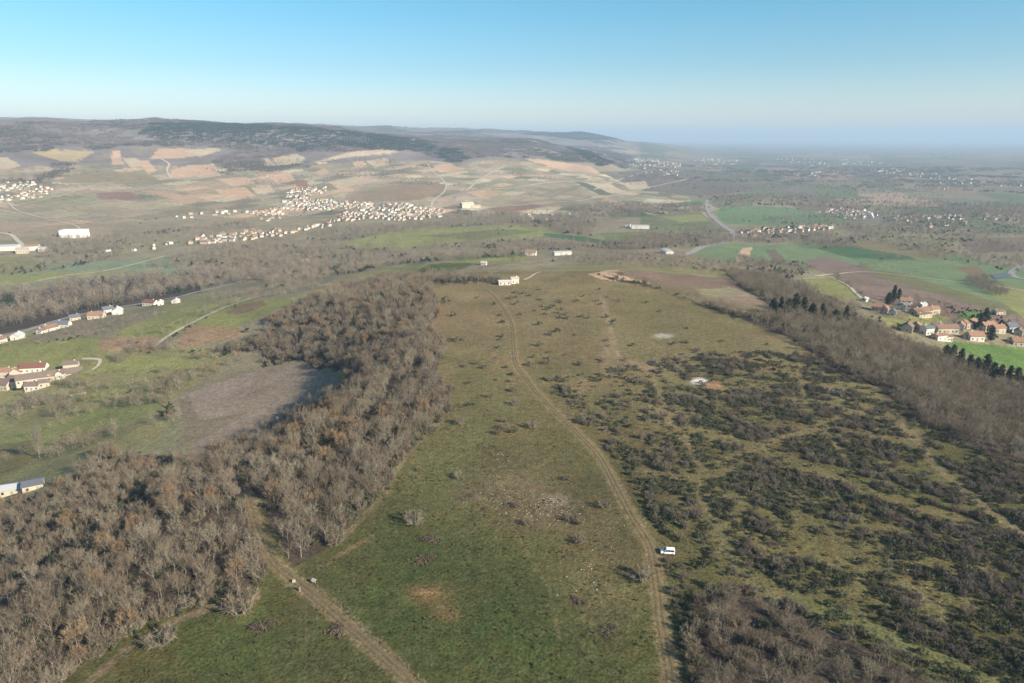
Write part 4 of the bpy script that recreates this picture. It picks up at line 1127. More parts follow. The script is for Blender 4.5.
def scrub_dens(X, Y):
    px, py, dep = project(X, Y, height(X, Y))
    a = X*.75-Y*.66; b = X*.66+Y*.75
    n = .62*fbm(a/17, b/8.5, 160, 3)+.38*fbm(X/4.2, Y/4.2, 161, 2)
    left = sstep(545, 720, px+(py-400)*.25)
    th = .60-.165*left+.05*(1-sstep(365, 430, py))-.012*sstep(520, 640, py)
    d = sstep(th-.06, th+.06, n)
    for line, hw, c, s in STRIPS[:9]+STRIPS[10:11]:
        q = polydist(px, py, line); d = d*sstep(hw*.6, hw*1.2, q)
    d = np.maximum(d*.9, .06)
    d *= sstep(6, 12, np.hypot(px-700, (py-380)*2.5)) 
    d *= sstep(10, 22, np.hypot(px-668, (py-552)*1.3))
    return d


sp = off_tracks(scatter(SCRUB_POLY, 1.5, 0, 900, 21, scrub_dens), 1.6)
px, py, dep = project(sp[:, 0], sp[:, 1], sp[:, 2])
nz = fbm(sp[:, 0]/9, sp[:, 1]/9, 170, 2)
isgrey = (nz+.14*rs.normal(size=len(sp))) > .605
print('scrub', len(sp))
bs = .42+.68*rs.random(len(sp))**1.7
bv = np.where(isgrey, rs.choice([5, 6, 7, 8, 5, 6, 9, 10], len(sp)), rs.integers(0, 5, len(sp)))
inview = (px > -6) & (px < 1030) & (py > 0) & (py < 700)
key = np.where(inview, dep/bs, 1e9)
ei = np.nonzero(~isgrey)[0]; ei = ei[np.argsort(key[ei])][:280]
gi_ = np.nonzero(isgrey)[0]; gi_ = gi_[np.argsort(key[gi_])][:190]
SMARK = [(700, 560, 'just beyond the white van'), (720, 540, 'on the bank above the van'), (680, 600, 'beside the dirt track below the van'), (690, 660, 'at the track side near the scrub wood'),
         (740, 570, 'at the head of the grassy strip'), (800, 580, 'along the upper side of the grassy strip'), (880, 610, 'in the scrub midway down the grassy strip'), (960, 650, 'at the low end of the grassy strip'),
         (820, 530, 'in the middle of the scrub slope'), (900, 560, 'on the open scrub slope'), (970, 580, 'on the stony scrub slope'), (1000, 640, 'in the scrub bottom corner'), (1010, 540, 'by the worn path under the far wood'),
         (770, 510, 'in the dark scrub band above the van'), (660, 490, 'in the scrub nearest the track bend'), (950, 510, 'in the scrub below the far wood'), (860, 500, 'along the diagonal scrub path')]
SMW = [P1(a, b) for a, b, c in SMARK]
ALLB = EB+TB+GB
BW = ['domed', 'ragged', 'spreading', 'low', 'lumpy', 'twiggy', 'purplish', 'wiry', 'tangled', 'pale', 'silvery', 'thin']
used = set()
for idx, kind in ((ei, 0), (gi_, 1)):
    for i in idx:
        p = sp[i]; v = int(bv[i]); used.add(int(i))
        nm = 'thorn_bush' if kind else 'evergreen_bush'
        o = empty(nm, p, rs.random()*6.28, float(bs[i])); o.scale.z *= 1.25
        sz = 'large' if bs[i] > .9 else ('small' if bs[i] < .62 else 'medium')
        lab = f"{sz} {BW[v]} {'bare grey thorn bush' if kind else 'dark evergreen bush'} {near_phrase(p, SMARK, SMW)}"
        tag(o, lab, 'bush', 'bushes: '+lab)
        link_mesh('stem', ALLB[v][0], o); link_mesh('twigs' if kind else 'foliage', ALLB[v][1], o)
rest = np.array([i for i in range(len(sp)) if i not in used])
stuff('scrub', sp[rest], bs[rest], rs.random(len(rest))*6.28, bv[rest], SRCB, 'patchy dark evergreen and grey thorn scrub over the stony slope', 'scrub')

# ---------------- single bushes on the open meadow
MEADOW = [  # px, py, size factor, kind (g grey, e evergreen, t purple thorn), words
    (415, 524, 1.6, 'g', 'pale grey round bush alone at the wood edge of the meadow'),
    (160, 645, 1.9, 'g', 'broad bare bush alone on the lower green meadow'),
    (244, 612, 2.6, 'g', 'pale tall bare bush where wood meets the lower meadow'),
    (264, 628, 1.5, 't', 'low purple bramble mound on the lower meadow'),
    (336, 633, 1.4, 't', 'low purple bramble mound beside the stony track'),
    (432, 541, 1.2, 't', 'flat purple bramble patch below the round grey bush'),
    (422, 560, 1.3, 't', 'flat dark bramble patch above the bare earth spot'),
    (464, 497, 1.2, 't', 'purple bramble patch near the white stones'),
    (419, 471, .7, 'g', 'small pale bush casting a thin shadow by the wood edge'),
    (459, 478, .9, 'g', 'small round grey bush with a dark shadow in mid-meadow'),
    (497, 434, 1.0, 'g', 'grey bush above the row of stones'),
    (453, 316, 1.3, 'e', 'dark bush on the meadow neck beside the wood spur'),
    (446, 303, 2.0, 'e', 'dark bushy clump at the top of the wood edge'),
    (437, 304, 1.6, 'g', 'grey bushy clump at the top of the wood edge'),
    (456, 341, 1.6, 'g', 'grey bushes on the spur into the meadow'),
    (463, 340, 1.4, 'g', 'outermost bush of the spur into the meadow'),
    (502, 323, 1.1, 'e', 'dark bush just beside the track below the house'),
    (503, 337, 1.1, 'g', 'grey bush beside the straight of the track'),
    (499, 348, .8, 'e', 'small dark bush by the track straight'),
    (465, 367, .8, 'g', 'small grey bush opposite the wood bulge'),
    (468, 384, .7, 'e', 'little dark bush in the upper meadow'),
    (490, 397, 1.0, 'g', 'sandy grey bush casting a long shadow'),
    (470, 405, .9, 'e', 'dark bush in a pair near the wood bulge'),
    (460, 424, 1.3, 'g', 'rounded grey bush with broad shadow near the wood'),
    (505, 430, 1.2, 'g', 'grey bush at the end of a bush line'),
    (513, 432, 1.0, 'e', 'dark bush at the end of a bush line'),
    (540, 325, 1.1, 'e', 'dark bush on the upper plateau near the worn path'),
    (557, 332, 1.3, 'e', 'broad dark bush on the upper plateau'),
    (582, 317, .9, 'e', 'dark bush near the top of the worn path'),
    (614, 322, 1.0, 'e', 'dark bush touching the worn path'),
    (607, 341, .8, 'g', 'thin bush with a long shadow by the worn path'),
    (697, 351, 1.0, 'g', 'lone thin bush with a very long shadow'),
    (633, 346, .9, 'e', 'dark bush below the pale stone heap'),
    (540, 346, 1.1, 'g', 'grey bush in a loose upper group'), (550, 352, 1.1, 't', 'purplish bush in a loose upper group'),
    (567, 355, 1.1, 't', 'purplish bush of the middle plateau'), (580, 365, 1.0, 'e', 'dark bush of the middle plateau'),
    (601, 362, .9, 't', 'purplish bush at the foot of the worn path'), (549, 359, .9, 'e', 'small dark bush of the loose upper group'),
    (533, 358, .8, 'e', 'small dark bush near the track'), (530, 366, 1.0, 'e', 'dark bush beside the track straight'),
    (611, 370, .9, 'e', 'dark bush at the scrub fringe'), (578, 422, 1.1, 'e', 'very dark bush above the track curve'),
    (533, 428, 1.2, 'g', 'grey bush below the track curve'), (517, 507, .8, 'g', 'small bush with a slanting shadow'),
    (528, 525, .9, 'g', 'small bush beside the white stones'), (571, 520, 1.1, 'g', 'pinkish grey bush amid stones'),
    (582, 524, .9, 'g', 'thin bush at the edge of the stones'), (579, 542, 1.0, 'g', 'thin bush below the stones'),
    (604, 507, 1.2, 'g', 'bare bush near the track bend'), (567, 480, .7, 'g', 'tiny bush with a streak of shadow'),
    (642, 580, 1.5, 'g', 'bare bush with a large shadow beside the track'), (580, 603, 1.0, 't', 'flat dark bramble in the lower meadow'),
    (608, 631, 1.0, 't', 'flat dark bramble in the lowest meadow'), (668, 562, .6, 'g', 'tiny pale bush just below the white van'),
    (545, 315, .9, 'e', 'dark bush in the house meadow'), (530, 296, .9, 'e', 'small bush below the hilltop house'), (538, 300, .8, 'e', 'small dark bush in the house meadow'),
    (560, 303, .9, 'e', 'dark bush near the thin pole'), (552, 308, 1.2, 'e', 'dark bush cluster in the house meadow'), (562, 310, 1.0, 'g', 'grey bush cluster in the house meadow'),
    (600, 305, .8, 'e', 'dark bush at the upper field edge'), (660, 312, .8, 'e', 'dark bush below the hedge'), (540, 290, .8, 'g', 'grey bush behind the hilltop house'),
    (515, 298, .8, 'e', 'small bush at the track head'), (478, 298, .8, 'g', 'grey bush at the wood end'),
]
for px_, py_, s, k, words in MEADOW:
    p = P1(px_, py_)
    s *= 1.5
    src = {'g': GB, 'e': EB, 't': BM}[k]; m = src[rs.integers(0, len(src))]
    o = empty({'g': 'thorn_bush', 'e': 'evergreen_bush', 't': 'bramble_patch'}[k], p, rs.random()*6.28, s)
    if k == 't': o.scale = (s*1.0, s*.8, s*.5)
    elif k == 'g': o.scale = (s*.85, s*.85, s*.78)
    tag(o, words, 'bush', 'single bushes on the meadow')
    link_mesh('stem', m[0], o); link_mesh('twigs' if k == 'g' else 'foliage', m[1], o)

bq = scatter([[(455, 330), (490, 292), (600, 288), (700, 318), (780, 345), (720, 350), (640, 362), (540, 372), (535, 400), (570, 440), (600, 500), (560, 520), (480, 440), (452, 400)]], 13, 150, 700, 95,
             lambda X, Y: .5*sstep(.35, .6, fbm(X/30, Y/30, 270, 2)))
for p in off_tracks(bq, 1):
    gk = rs.random() < .4; m = (GB if gk else EB)[rs.integers(0, 3)]; sc_ = .75+.7*rs.random()
    o = empty('thorn_bush' if gk else 'evergreen_bush', p, rs.random()*6.28, sc_)
    lab = f"{'bigger' if sc_ > 1.1 else 'tiny'} {'grey' if gk else 'dark'} bush dotted on the open upper meadow"
    tag(o, lab, 'bush', 'dotted bushes: '+lab)
    link_mesh('stem', m[0], o); link_mesh('twigs' if gk else 'foliage', m[1], o)

TF = [leafy_meshes(310+i, .38+.1*i, .34, 4, 7, M_TUFT, .24)[1] for i in range(4)]
TSRC = [bpy.data.objects.new('tuft_source', m) for m in TF]
tp = off_tracks(scatter([[(80, 690), (160, 632), (262, 596), (350, 545), (385, 490), (455, 400), (560, 430), (640, 540), (668, 690), (600, 720), (100, 720)], [(672, 560), (760, 590), (1024, 690), (1024, 440), (860, 380), (640, 365), (560, 400), (640, 490)]], 1.5, 100, 330, 96,
                      lambda X, Y: .55*sstep(.40, .62, fbm(X/7, Y/7, 280, 3))), .3)
stuff('grass_tufts', tp, .5+1.0*rs.random(len(tp))**2, rs.random(len(tp))*6.28, rs.integers(0, 4, len(tp)), TSRC, 'tussocks of olive and straw coloured grass over the meadow', 'grass')

# ---------------- stones
def stone_mesh(seed):
    rs_ = np.random.default_rng(seed)
    import bmesh
    bm = bmesh.new(); bmesh.ops.create_icosphere(bm, subdivisions=1, radius=.5)
    for v in bm.verts:
        v.co *= .7+.5*rs_.random(); v.co.z *= .55
    me = bpy.data.meshes.new('stone'); bm.to_mesh(me); bm.free(); me.materials.append(M_STONE); return me


STN = [stone_mesh(i) for i in range(5)]
SSRC = [bpy.data.objects.new('stone_source', m) for m in STN]
STONE_SPOTS = [(545, 510, 32, 12, 150, 'beside the meadow bushes'), (590, 570, 22, 22, 60, 'on the lower meadow by the track'), (500, 470, 10, 30, 50, 'in the line down mid-meadow'), (640, 505, 20, 40, 60, 'along the track bend'),
               (650, 345, 55, 14, 200, 'on the pale stony plateau'), (575, 340, 40, 20, 120, 'on the upper plateau'), (700, 330, 40, 12, 90, 'under the far hedge'), (940, 580, 70, 45, 110, 'on the stony scrub slope'), (800, 480, 110, 40, 160, 'along the scrub paths'), (490, 500, 35, 14, 60, 'above the green meadow'), (700, 381, 12, 3, 50, 'in the white stone ring'), (663, 336, 12, 3, 40, 'in the pale stone heap')]
STP = []; SW = []
for cx_, cy_, rx, ry, n, w in STONE_SPOTS:
    a = rs.normal(size=(n, 2))*.55
    x, y, z = P(cx_+a[:, 0]*rx, cy_+a[:, 1]*ry)
    STP.append(np.stack([x, y, z], -1)); SW += [w]*n
STP = np.concatenate(STP); sz = .18+.5*rs.random(len(STP))**2.2
dist = np.linalg.norm(STP, axis=1)
big = set(np.argsort(-(sz/dist))[:150].tolist())
for i in sorted(big):
    o = link_mesh('stone', STN[rs.integers(0, 5)], None, STP[i]); o.scale = [float(sz[i])]*3; o.rotation_euler = (0, 0, rs.random()*6.28)
    lab = f"{'large' if sz[i] > .5 else 'small'} pale limestone {SW[i]}"
    tag(o, lab, 'stone', 'limestones '+SW[i])
rest = np.array([i for i in range(len(STP)) if i not in big])
stuff("scattered_stones", STP[rest], sz[rest], rs.random(len(rest))*6.28, rs.integers(0, 5, len(rest)), SSRC, 'small pale limestone rubble strewn over the dry meadow', 'stones')

# ---------------- mid-distance trees, hedges and belts
VILL = [  # polygon, spacing, probability, phrase
    ([(283, 196), (290, 190), (326, 187), (326, 192), (310, 197), (290, 200)], 15, .75, 'at the upper end of the vineyard village'),
    ([(280, 206), (284, 200), (306, 198), (345, 203), (345, 208), (320, 211), (285, 212)], 14, .85, 'in the upper core of the vineyard village'),
    ([(345, 202), (400, 204), (420, 207), (445, 211), (440, 214), (400, 213), (360, 211), (345, 209)], 14, .85, 'along the main street of the vineyard village'),
    ([(345, 213), (375, 212), (440, 214), (440, 218), (405, 221), (370, 219), (345, 222), (335, 220)], 15, .8, 'on the lower edge of the vineyard village'),
    ([(256, 232), (300, 229), (345, 217), (350, 222), (310, 231), (275, 238), (256, 240)], 16, .6, 'on the street below the vineyard village'),
    ([(185, 244), (200, 236), (256, 231), (256, 240), (215, 244)], 15, .75, 'in the roadside quarter by the poplars'),
    ([(168, 217), (200, 213), (262, 210), (280, 208), (282, 212), (230, 215), (175, 219)], 20, .45, 'in the row along the vineyard foot'),
    ([(256, 213), (280, 207), (284, 220), (262, 222)], 17, .6, 'at the near corner of the vineyard village'),
    ([(-30, 184), (30, 182), (56, 190), (48, 197), (20, 200), (-30, 204)], 17, .6, 'in the hamlet under the long ridge'),
    ([(86, 254), (130, 246), (180, 242), (175, 247), (120, 253), (92, 256)], 20, .35, 'along the valley lane by the teal field'),
    ([(520, 213), (556, 213), (590, 216), (556, 220), (520, 220)], 20, .4, 'in the hamlet beside the poplar clump'),
    ([(765, 230), (800, 226), (832, 226), (830, 230), (800, 233), (768, 235)], 17, .7, 'in the village above the striped fields'),
    ([(733, 231), (765, 229), (770, 235), (745, 238)], 17, .65, 'at the road junction village'),
    ([(815, 213), (835, 208), (878, 211), (876, 218), (850, 220), (825, 216)], 18, .6, 'in the village behind the large green field'),
    ([(888, 217), (930, 214), (968, 217), (966, 225), (930, 228), (895, 222)], 19, .6, 'in the valley village among dark trees'),
    ([(975, 214), (1030, 214), (1030, 224), (985, 222)], 20, .5, 'in the outermost valley village'),
    ([(655, 207), (680, 205), (682, 208), (660, 209)], 25, .3, 'by the small dark green field'),
]
MT = [mid_tree(300+i, M_TWIG if i < 4 else M_TWIG2, 9+(i % 3)*1.5, 3.2+.3*(i % 3), 170, .17) for i in range(6)]
MS = [bpy.data.objects.new('mid_tree_source', m) for m in MT]
EVM = [bpy.data.objects.new('mid_evergreen_source', leafy_meshes(330+i, 7, 2.6, 12, 12, M_PINE, 1.4)[1]) for i in range(2)]
MS += EVM
BELTS = [  # polygons, spacing, scale
    ([(-60, 295), (60, 290), (140, 277), (200, 272), (256, 262), (262, 280), (190, 291), (130, 302), (75, 313), (-60, 340)], 7.5, 1.25),
    ([(150, 268), (175, 256), (205, 250), (256, 244), (300, 246), (330, 256), (330, 275), (262, 280), (200, 284), (190, 270)], 9, 1.1),
    ([(60, 262), (95, 255), (120, 252), (122, 255), (100, 262), (60, 270), (0, 275), (0, 268)], 8, 1.0),
    ([(40, 245), (90, 240), (135, 244), (120, 252), (60, 258), (40, 258)], 8, 1.0),
    ([(95, 237), (140, 233), (250, 222), (256, 228), (190, 236), (140, 244), (100, 244)], 9, .9),
    ([(300, 246), (370, 246), (420, 255), (470, 256), (520, 250), (530, 256), (430, 262), (380, 268), (330, 280), (290, 285), (262, 288), (262, 270)], 8.5, .95),
    ([(400, 249), (470, 242), (545, 240), (600, 245), (700, 238), (700, 246), (610, 252), (520, 250), (460, 250)], 9, .95),
    ([(310, 234), (340, 228), (440, 222), (512, 218), (560, 222), (556, 227), (500, 226), (420, 230), (350, 240), (315, 246)], 9, 1.0),
    ([(512, 222), (560, 216), (590, 216), (600, 225), (590, 236), (560, 234), (530, 228)], 9, 1.15),
    ([(570, 210), (600, 204), (640, 205), (700, 206), (708, 212), (650, 216), (620, 220), (580, 216)], 9, 1.1),
    ([(605, 243), (640, 236), (720, 233), (740, 240), (720, 246), (660, 250), (610, 250)], 8.5, 1.1),
    ([(560, 258), (620, 254), (700, 258), (755, 266), (770, 278), (720, 276), (640, 268), (580, 266)], 8.5, .65),
    ([(735, 258), (760, 262), (780, 270), (800, 285), (860, 312), (850, 318), (800, 295), (755, 276)], 7, .9),
    ([(740, 236), (800, 232), (850, 236), (858, 246), (830, 250), (785, 243), (745, 244)], 8, 1.0),
    ([(720, 266), (800, 262), (818, 270), (800, 278), (750, 278)], 7, .7),
    ([(845, 228), (900, 226), (960, 236), (1030, 250), (1030, 275), (980, 268), (930, 258), (880, 244), (850, 240)], 11, .9),
    ([(700, 196), (800, 196), (870, 202), (1030, 206), (1030, 216), (900, 212), (800, 206), (720, 206)], 14, 1.2),
    ([(762, 218), (850, 214), (870, 226), (850, 232), (770, 228)], 13, .9),
    ([(870, 212), (1030, 212), (1030, 236), (970, 238), (900, 232)], 12, .95),
    ([(962, 282), (985, 277), (1008, 292), (1005, 298), (985, 293)], 5, .8),
    ([(870, 255), (900, 254), (905, 262), (880, 264)], 12, .9),
    ([(868, 300), (900, 296), (940, 304), (1030, 322), (1030, 350), (960, 346), (900, 338), (868, 322)], 9, .5),
    ([(40, 240), (60, 232), (110, 244), (100, 256), (45, 254)], 9, .9),
    ([(-20, 382), (0, 395), (60, 396), (85, 390), (95, 400), (70, 408), (20, 412), (-20, 410)], 6.5, .85),
    ([(40, 334), (80, 322), (110, 316), (165, 314), (110, 336), (60, 342)], 8, .38),
    ([(100, 402), (110, 396), (140, 402), (135, 410), (105, 410)], 6, .65),
    ([(120, 344), (150, 340), (180, 345), (175, 350), (135, 356)], 6.5, .7),
    ([(180, 352), (215, 347), (228, 356), (205, 366), (185, 362)], 6.5, .65),
    ([(100, 356), (125, 354), (130, 362), (105, 366)], 7, .7),
    ([(140, 384), (175, 374), (215, 366), (235, 358), (245, 362), (215, 376), (180, 390), (165, 398), (150, 394)], 6, .7),
    ([(150, 400), (170, 396), (180, 415), (190, 424), (165, 438), (130, 440), (150, 425), (165, 415)], 5.5, .75),
    ([(180, 332), (240, 300), (320, 285), (322, 288), (240, 306), (190, 328)], 12, .5),
    ([(200, 300), (256, 290), (300, 282), (300, 285), (250, 296), (205, 304)], 9, .6),
    ([(0, 412), (30, 404), (34, 412), (0, 424)], 7, .8), ([(44, 462), (70, 438), (120, 430), (120, 440), (90, 450), (60, 472)], 6, .75),
    ([(70, 280), (120, 276), (124, 280), (80, 290), (0, 296), (0, 292)], 8, 1.0), ([(600, 300), (602, 299), (640, 286), (700, 302), (690, 305)], 60, .6),
    ([(280, 208), (300, 206), (350, 206), (400, 212), (370, 216), (320, 216), (290, 222)], 22, .8), ([(330, 175), (352, 168), (380, 172), (420, 180), (440, 184), (430, 186), (380, 178), (350, 178)], 13, .8),
    ([(500, 170), (520, 170), (560, 180), (540, 182), (510, 176)], 13, .8), ([(355, 165), (400, 168), (430, 165), (432, 170), (380, 175), (360, 172)], 14, .8),
    ([(245, 182), (256, 180), (312, 178), (312, 181), (250, 190)], 16, .7), ([(40, 180), (60, 166), (80, 160), (80, 164), (62, 178), (45, 184)], 14, .9),
    ([(440, 218), (460, 212), (520, 214), (520, 219), (450, 222)], 12, 1.0), ([(385, 207), (404, 205), (404, 209), (388, 211)], 8, 1.0),
    ([(200, 168), (262, 160), (350, 160), (400, 160), (400, 164), (330, 166), (260, 174), (225, 176)], 15, .9),
]
MP = []; MSC = []
for i, (poly, spc, s) in enumerate(BELTS):
    q = scatter([poly], spc*1.1, 430, 6500, 40+i, lambda X, Y: np.clip(.62+1.8*(fbm(X/40, Y/40, 180, 2)-.42), .32, 1))
    MP.append(q); MSC.append(s*(.7+.55*rs.random(len(q))))
HEDGES = [[(-10, 347), (50, 342), (85, 338), (120, 341)], [(160, 347), (190, 328), (232, 307)], [(98, 357), (140, 352), (180, 346), (250, 332)], [(72, 404), (110, 396), (165, 389)],
          [(110, 403), (135, 405), (162, 403)], [(256, 301), (290, 292), (325, 285)], [(68, 383), (110, 374), (160, 373), (205, 370)], [(232, 306), (262, 288), (330, 270)], [(-5, 464), (60, 447), (112, 430)],
          [(835, 277), (850, 288), (866, 299)], [(858, 266), (882, 270), (906, 275)], [(880, 241), (910, 250), (940, 259), (966, 262)], [(785, 234), (820, 240), (862, 250)], [(165, 334), (205, 312), (225, 303)],
          [(480, 268), (560, 262), (640, 264)], [(640, 226), (690, 226), (728, 233)], [(345, 249), (400, 240), (440, 236), (500, 231)], [(430, 262), (480, 259), (530, 256)], [(20, 440), (60, 425), (108, 403)]]
for h_ in HEDGES:
    hx, hy, hz_ = P([t[0] for t in h_], [t[1] for t in h_])
    hp = np.array([(v.x, v.y) for v in catmull(list(zip(hx, hy)), 4.0)])
    hp = hp+rs.normal(size=hp.shape)*1.3; hp = hp[rs.random(len(hp)) < .72]
    MP.append(np.column_stack([hp, height(hp[:, 0], hp[:, 1])])); MSC.append((.30+.45*rs.random(len(hp))**2)*(1+.25*(np.hypot(hp[:, 0], hp[:, 1]) > 900)))
# loose hedgerow trees over the whole valley floor
VAL = [[(-40, 345), (150, 300), (262, 270), (420, 250), (560, 240), (760, 236), (1060, 250), (1060, 200), (700, 200), (400, 222), (150, 240), (-40, 262)]]
q = scatter(VAL, 20, 600, 4000, 90, lambda X, Y: .5*sstep(.52, .66, fbm(X/70, Y/70, 190, 3)))
MP.append(q); MSC.append(.6+.5*rs.random(len(q)))
q = scatter([[(700, 200), (1060, 205), (1060, 165), (640, 168), (600, 180)]], 30, 1800, 6000, 91, lambda X, Y: sstep(.5, .6, fbm(X/180, Y/90, 195, 3)))
MP.append(q); MSC.append(.9+.5*rs.random(len(q)))
q = scatter([[(-40, 240), (-40, 165), (150, 165), (420, 172), (560, 190), (540, 212), (430, 200), (250, 205), (180, 240)]], 30, 1500, 4000, 92, lambda X, Y: .35*sstep(.56, .66, fbm(X/90, Y/60, 199, 3)))
MP.append(q); MSC.append(.6+.4*rs.random(len(q)))
nvt = sum(map(len, MP))
q = scatter([t[0] for t in VILL], 19, 800, 4500, 93, lambda X, Y: np.full(X.shape, .55))
MP.append(q); MSC.append(.45+.5*rs.random(len(q)))
q = scatter([[(868, 298), (930, 302), (1030, 322), (1030, 348), (960, 344), (900, 336), (868, 318)]], 8, 400, 900, 97, lambda X, Y: np.full(X.shape, .3))
MP.append(q); MSC.append(.35+.4*rs.random(len(q)))
MP = np.concatenate(MP); MSC = np.concatenate(MSC)
ev = fbm(MP[:, 0]/40, MP[:, 1]/40, 210, 2)+.1*rs.normal(size=len(MP))
ev[nvt:] += .16
mv = np.where(ev > .70, 6+rs.integers(0, 2, len(MP)), rs.integers(0, 6, len(MP)))
print('mid trees', len(MP))
stuff('valley_woodland', MP, MSC, rs.random(len(MP))*6.28, mv, MS, 'leafless belts, hedges and thickets between the valley fields', 'woodland')

# ---------------- far woods on ridges and plain
FC = [bpy.data.objects.new('far_stand_source', far_clump(400+i, M_FARBARE if i < 3 else M_FARDARK, tri=26)) for i in range(6)]
FP = [bpy.data.objects.new('far_pine_source', far_clump(420+i, M_FARPINE, conic=True, n=26)) for i in range(3)]
PINES = [[(140, 136), (150, 124), (230, 123), (300, 127), (370, 134), (430, 142), (440, 152), (415, 152), (372, 150), (340, 146), (300, 152), (290, 148), (235, 143), (160, 140)],
         [(435, 156), (440, 148), (460, 150), (470, 160), (450, 164)], [(565, 147), (590, 152), (612, 163), (600, 168), (585, 158)],
         [(520, 134), (560, 131), (640, 134), (650, 140), (580, 140)]]
pp = scatter(PINES, 26, 2800, 9500, 60)
stuff('pine_forest', pp, .8+.4*rs.random(len(pp)), rs.random(len(pp))*6.28, rs.integers(0, 3, len(pp)), FP, 'dark evergreen forest along the top of the long ridge', 'forest')
RW = [[(-60, 114), (-60, 156), (30, 152), (100, 150), (130, 146), (230, 148), (262, 158), (300, 152), (420, 152), (440, 160), (500, 157), (540, 160), (590, 163), (625, 170), (640, 150), (600, 130), (400, 122), (150, 116)],
      [(-60, 184), (30, 178), (55, 165), (80, 160), (70, 172), (45, 182), (-60, 186)], [(215, 160), (240, 152), (300, 158), (312, 168), (222, 176)]]


def ridge_dens(X, Y):
    px, py, d = project(X, Y, height(X, Y)); r = np.hypot(X, Y)
    k = np.ones(X.shape)
    for poly in PINES[:3]: k[inpoly(px, py, np.array(poly, float))] = .1
    for it in FIELDS[70:]:
        k[inpoly(px, py, np.array(it[0], float))] = 0
    return k*np.where(r > 5200, sstep(.45, .55, fbm(X/500, Y/500, 220, 3)), sstep(.30, .46, fbm(X/170, Y/170, 221, 3)))


q1 = scatter(RW, 30, 2700, 10500, 61, ridge_dens)
q2 = scatter([[(600, 190), (1060, 195), (1060, 141), (640, 141)]], 60, 3500, 16000, 62, lambda X, Y: .75*sstep(.53, .62, fbm(X/900, Y/170, 230, 3)))
q = np.concatenate([q1, q2])
print('far stands', len(pp), len(q1), len(q2))
stuff('far_woodland', q, .75+.5*rs.random(len(q)), rs.random(len(q))*6.28, np.where(fbm(q[:, 0]/260, q[:, 1]/260, 250, 3)+.05*rs.normal(size=len(q)) > .55, 3, 0)+rs.integers(0, 3, len(q)), FC, 'brown leafless woods over the distant ridges and plain', 'woodland')

# ---------------- pines by the hamlet
PSPOT = [(773, 314), (780, 314), (788, 316), (795, 314), (803, 315), (812, 319), (822, 318), (945, 362), (952, 360), (960, 366), (968, 372), (976, 372), (984, 376), (992, 380), (1000, 378), (1008, 385), (1016, 383), (1024, 388),
         (893, 303), (888, 306), (985, 322), (978, 330), (1000, 330), (990, 342), (898, 300), (835, 322), (845, 322)]
for i, (a, b) in enumerate(PSPOT):
    o = empty('pine_tree', P1(a, b), rs.random()*6.28, .95+.45*rs.random())
    where = 'in the row above the ploughed field' if i < 7 else ('in the dark row between wood and green field' if i < 18 else 'among the hamlet houses')
    m = PN[(i*3+i//4) % 5]; o.scale.z *= .8+.4*rs.random(); lab = f"{['slim', 'full', 'tall'][i % 3]} dark green conifer {where}"
    tag(o, lab, 'tree', 'conifers: '+lab); link_mesh('trunk', m[0], o); link_mesh('crown', m[1], o)
# white-stemmed poplar and valley field trees
pm = poplar_meshes(500, 19, 1.7)
o = empty('poplar_tree', P1(40, 458)); tag(o, 'tall pale-stemmed poplar standing alone above the shed', 'tree'); link_mesh('trunk', pm[0], o); link_mesh('crown', pm[1], o)
VT = [(60, 385), (66, 386), (73, 388), (80, 388), (88, 386), (57, 418), (50, 412), (78, 416), (70, 410), (92, 414), (130, 388), (150, 390), (138, 352), (162, 372), (178, 384), (34, 410), (20, 420), (118, 360), (125, 405), (140, 405), (142, 335), (163, 334),
      (168, 380), (200, 360), (212, 358), (236, 356), (240, 352), (206, 372), (110, 390), (97, 392)]
for i, (a, b) in enumerate(VT):
    s = .8+.5*rs.random(); o = empty('field_tree', P1(a, b), rs.random()*6.28, s)
    lab = f"{'tall' if s > 1.05 else 'low'} bare tree {'beside the valley farm' if i < 5 else 'in the green valley pasture'}"
    m = BT[i % 7]; tag(o, lab, 'tree', 'pasture trees: '+lab); link_mesh('trunk', m[0], o); link_mesh('crown', m[1], o)

